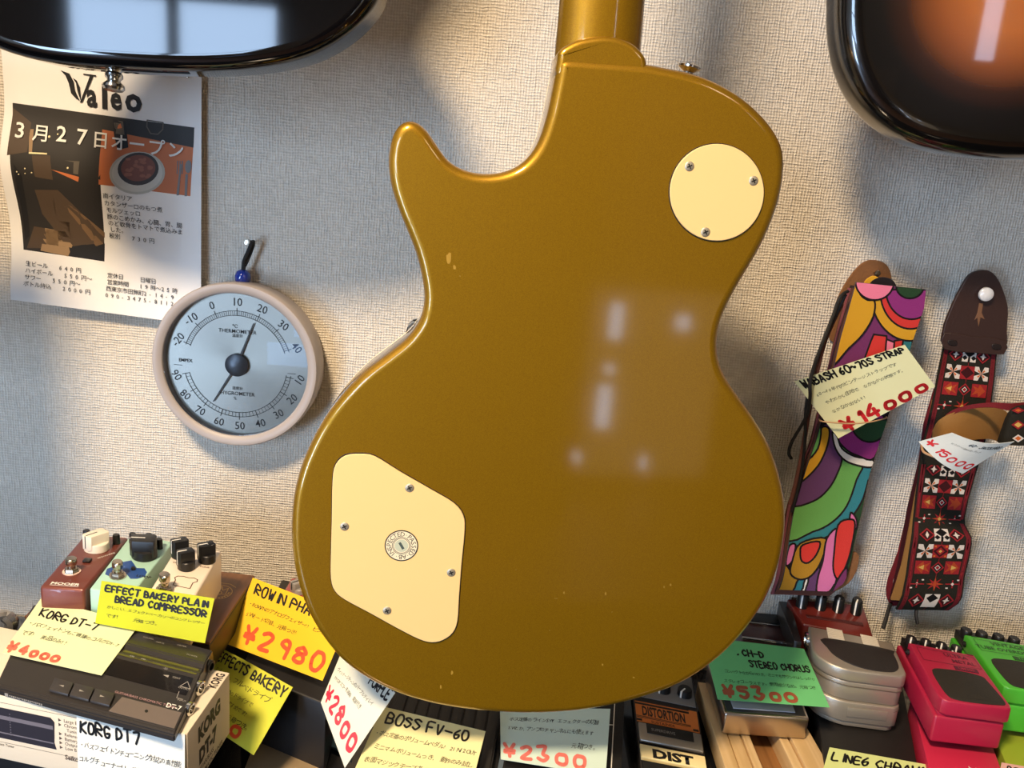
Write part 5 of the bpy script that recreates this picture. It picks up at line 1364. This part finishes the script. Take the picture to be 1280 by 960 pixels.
price_tag('price_tag', 'curled white price tag reading 2800 below the gold guitar', (222, 226, 214), P4((426, 817, .956), (494, 866, .950), (431, 960, .906), (401, 878, .938)),
    [('PURPLE', 64, 9, 9, 'm', 1.7), ('ヴィンテージトーンのパープルディレイ', 6, 21, 5.2, 'j'), ('アナログエコーを再現。電源付き', 6, 31, 5.2, 'j')], lambda u, v: .006 * math.sin(math.pi * u) * (1 - .3 * v), 100, 66, [('¥28oo', 6, 57, 15, 3.6)], mat('rose_marker', (206, 30, 66), .6), 7)
price_tag('price_tag', 'pale yellow price tag on the black volume pedal', (236, 230, 172), P4((478, 883, .917), (607, 914, .917), (587, 992, .904), (441, 967, .904)),
    [('BOSS FV-60', 9, 15, 10, 'm', 1.7), ('・ボス定番のボリュームペダル! 2IN/2OUT', 3, 28, 5.8, 'j'), ('ミニマムボリュームつき, 動作のみ試し', 7, 41, 5.8, 'j'), ('表面マジックテープあり', 4, 54, 6.2, 'j')], None, 100, 66, seed=8)
price_tag('price_tag', 'pale blue price tag reading 2300 below the guitar\'s bottom edge', (204, 226, 214), P4((625, 884, .909), (763, 886, .909), (757, 970, .896), (626, 949, .896)),
    [('ボス定番のラインSW! エフェクターの切替', 8, 15, 5.0, 'j'), ('SWとか,アンプのチャンネルにも使えます', 7, 25, 5.0, 'j'), ('元箱つき。', 66, 38, 5.8, 'j')], None, 100, 58, [('¥23oo', 4, 54, 13, 3.2)], PINKINK, 9)
price_tag('price_tag', 'green price tag reading 5300 on the steel pedal', (104, 186, 118), P4((878, 796, .938), (1005, 811, .946), (1037, 884, .934), (897, 874, .917)),
    [(', CH-D', 30, 17, 7, 'm', 1.5), ('STEREO CHORUS', 40, 29, 7, 'm', 1.5), ('コンパクトながらSWつき。ミニでもサウンドはしっかり', 13, 38, 4.2, 'j'), ('ステレオコーラスです。使用感少なめ。元箱つき', 10, 48, 4.6, 'j')], None, 100, 66, [('¥53oo', 8, 63, 11, 3.2)], BRINK, 10)
price_tag('price_tag', 'pale lime price tag on the flat black box, cut by the bottom edge', (212, 224, 150), P4((1037, 934, .898), (1172, 958, .898), (1160, 1018, .8925), (1020, 992, .8925)),
    [('LINE6 CHRAWN', 5, 16, 10, 'm', 1.8), ('ステレオコーラスのモジュール', 6, 30, 6, 'j')], None, 100, 60, seed=11)
price_tag('price_tag', 'pale pink price tag on the lime carton at the lower right', (226, 178, 172), P4((1252, 953, .9095), (1340, 968, .9095), (1335, 1015, .9055), (1243, 1000, .9055)),
    [('BEHRINGER', 10, 16, 11, 'm', 1.8)], None, 100, 60, seed=12)
price_tag('price_tag', 'cream price tag reading 14000 on the colourful strap', (226, 226, 178), [pw(993, 477, .088), pw(1131, 431, .082), pw(1169, 483, .078), pw(1048, 548, .082)],
    [('WABASH 60~70S STRAP', 4, 9, 7.6, 'm', 1.7), ('60〜70年代のビンテージストラップです', 8, 21, 4.8, 'j'), ('やわらかい生地で, なかなかの状態です。', 10, 31, 4.8, 'j'), ('なかなか出ない!!', 10, 42, 4.8, 'j')], None, 100, 66, [('¥14ooo', 11, 64, 13, 3.4)], REDINK, 13)
price_tag('price_tag', 'folded white price tag reading 15000 on the jacquard strap', (216, 220, 214), [pw(1190, 541, .118), pw(1268, 552, .128), pw(1204, 592, .110), pw(1148, 552, .100)],
    [('60s JACQUARD', 40, 15, 6, 'm', 1.0), ('ビンテージ柄のストラップ', 20, 26, 5, 'j')], lambda u, v: .006 * math.sin(math.pi * u), 100, 70, [('¥15ooo', 4, 60, 15, 2.8)], REDINK, 14)
rb_ = thing('rubber_band', 'thin tan rubber band holding the cream price tag to the colourful strap', 'rubber band', pw(1060, 528, .09))
obj('loop', MB().tube([pw(1024, 524, .06), pw(1029, 527, .088), pw(1060, 529.5, .089), pw(1085, 528, .085), pw(1106, 523, .07), pw(1108, 521, .05)], .0007, sub=6), mat('rubber_tan', (0, 0, 0)), rb_)
# unseen board added outside the left edge to shade the wall
t = thing('shadow_board', 'plain black unseen board hung at the far left to shade the wall', 'blocker', (-.70, -.25, 1.2))
obj('board', MB().box(-.98, -.462, -.265, -.235, 1.20, 1.475, .006), mat('board_black', (26, 26, 30), .7), t)
for x in (-.90, -.52): obj('cord', MB().tube([(x, -.25, 1.47), (x, -.25, 2.499)], .002, sub=0), cd, t)
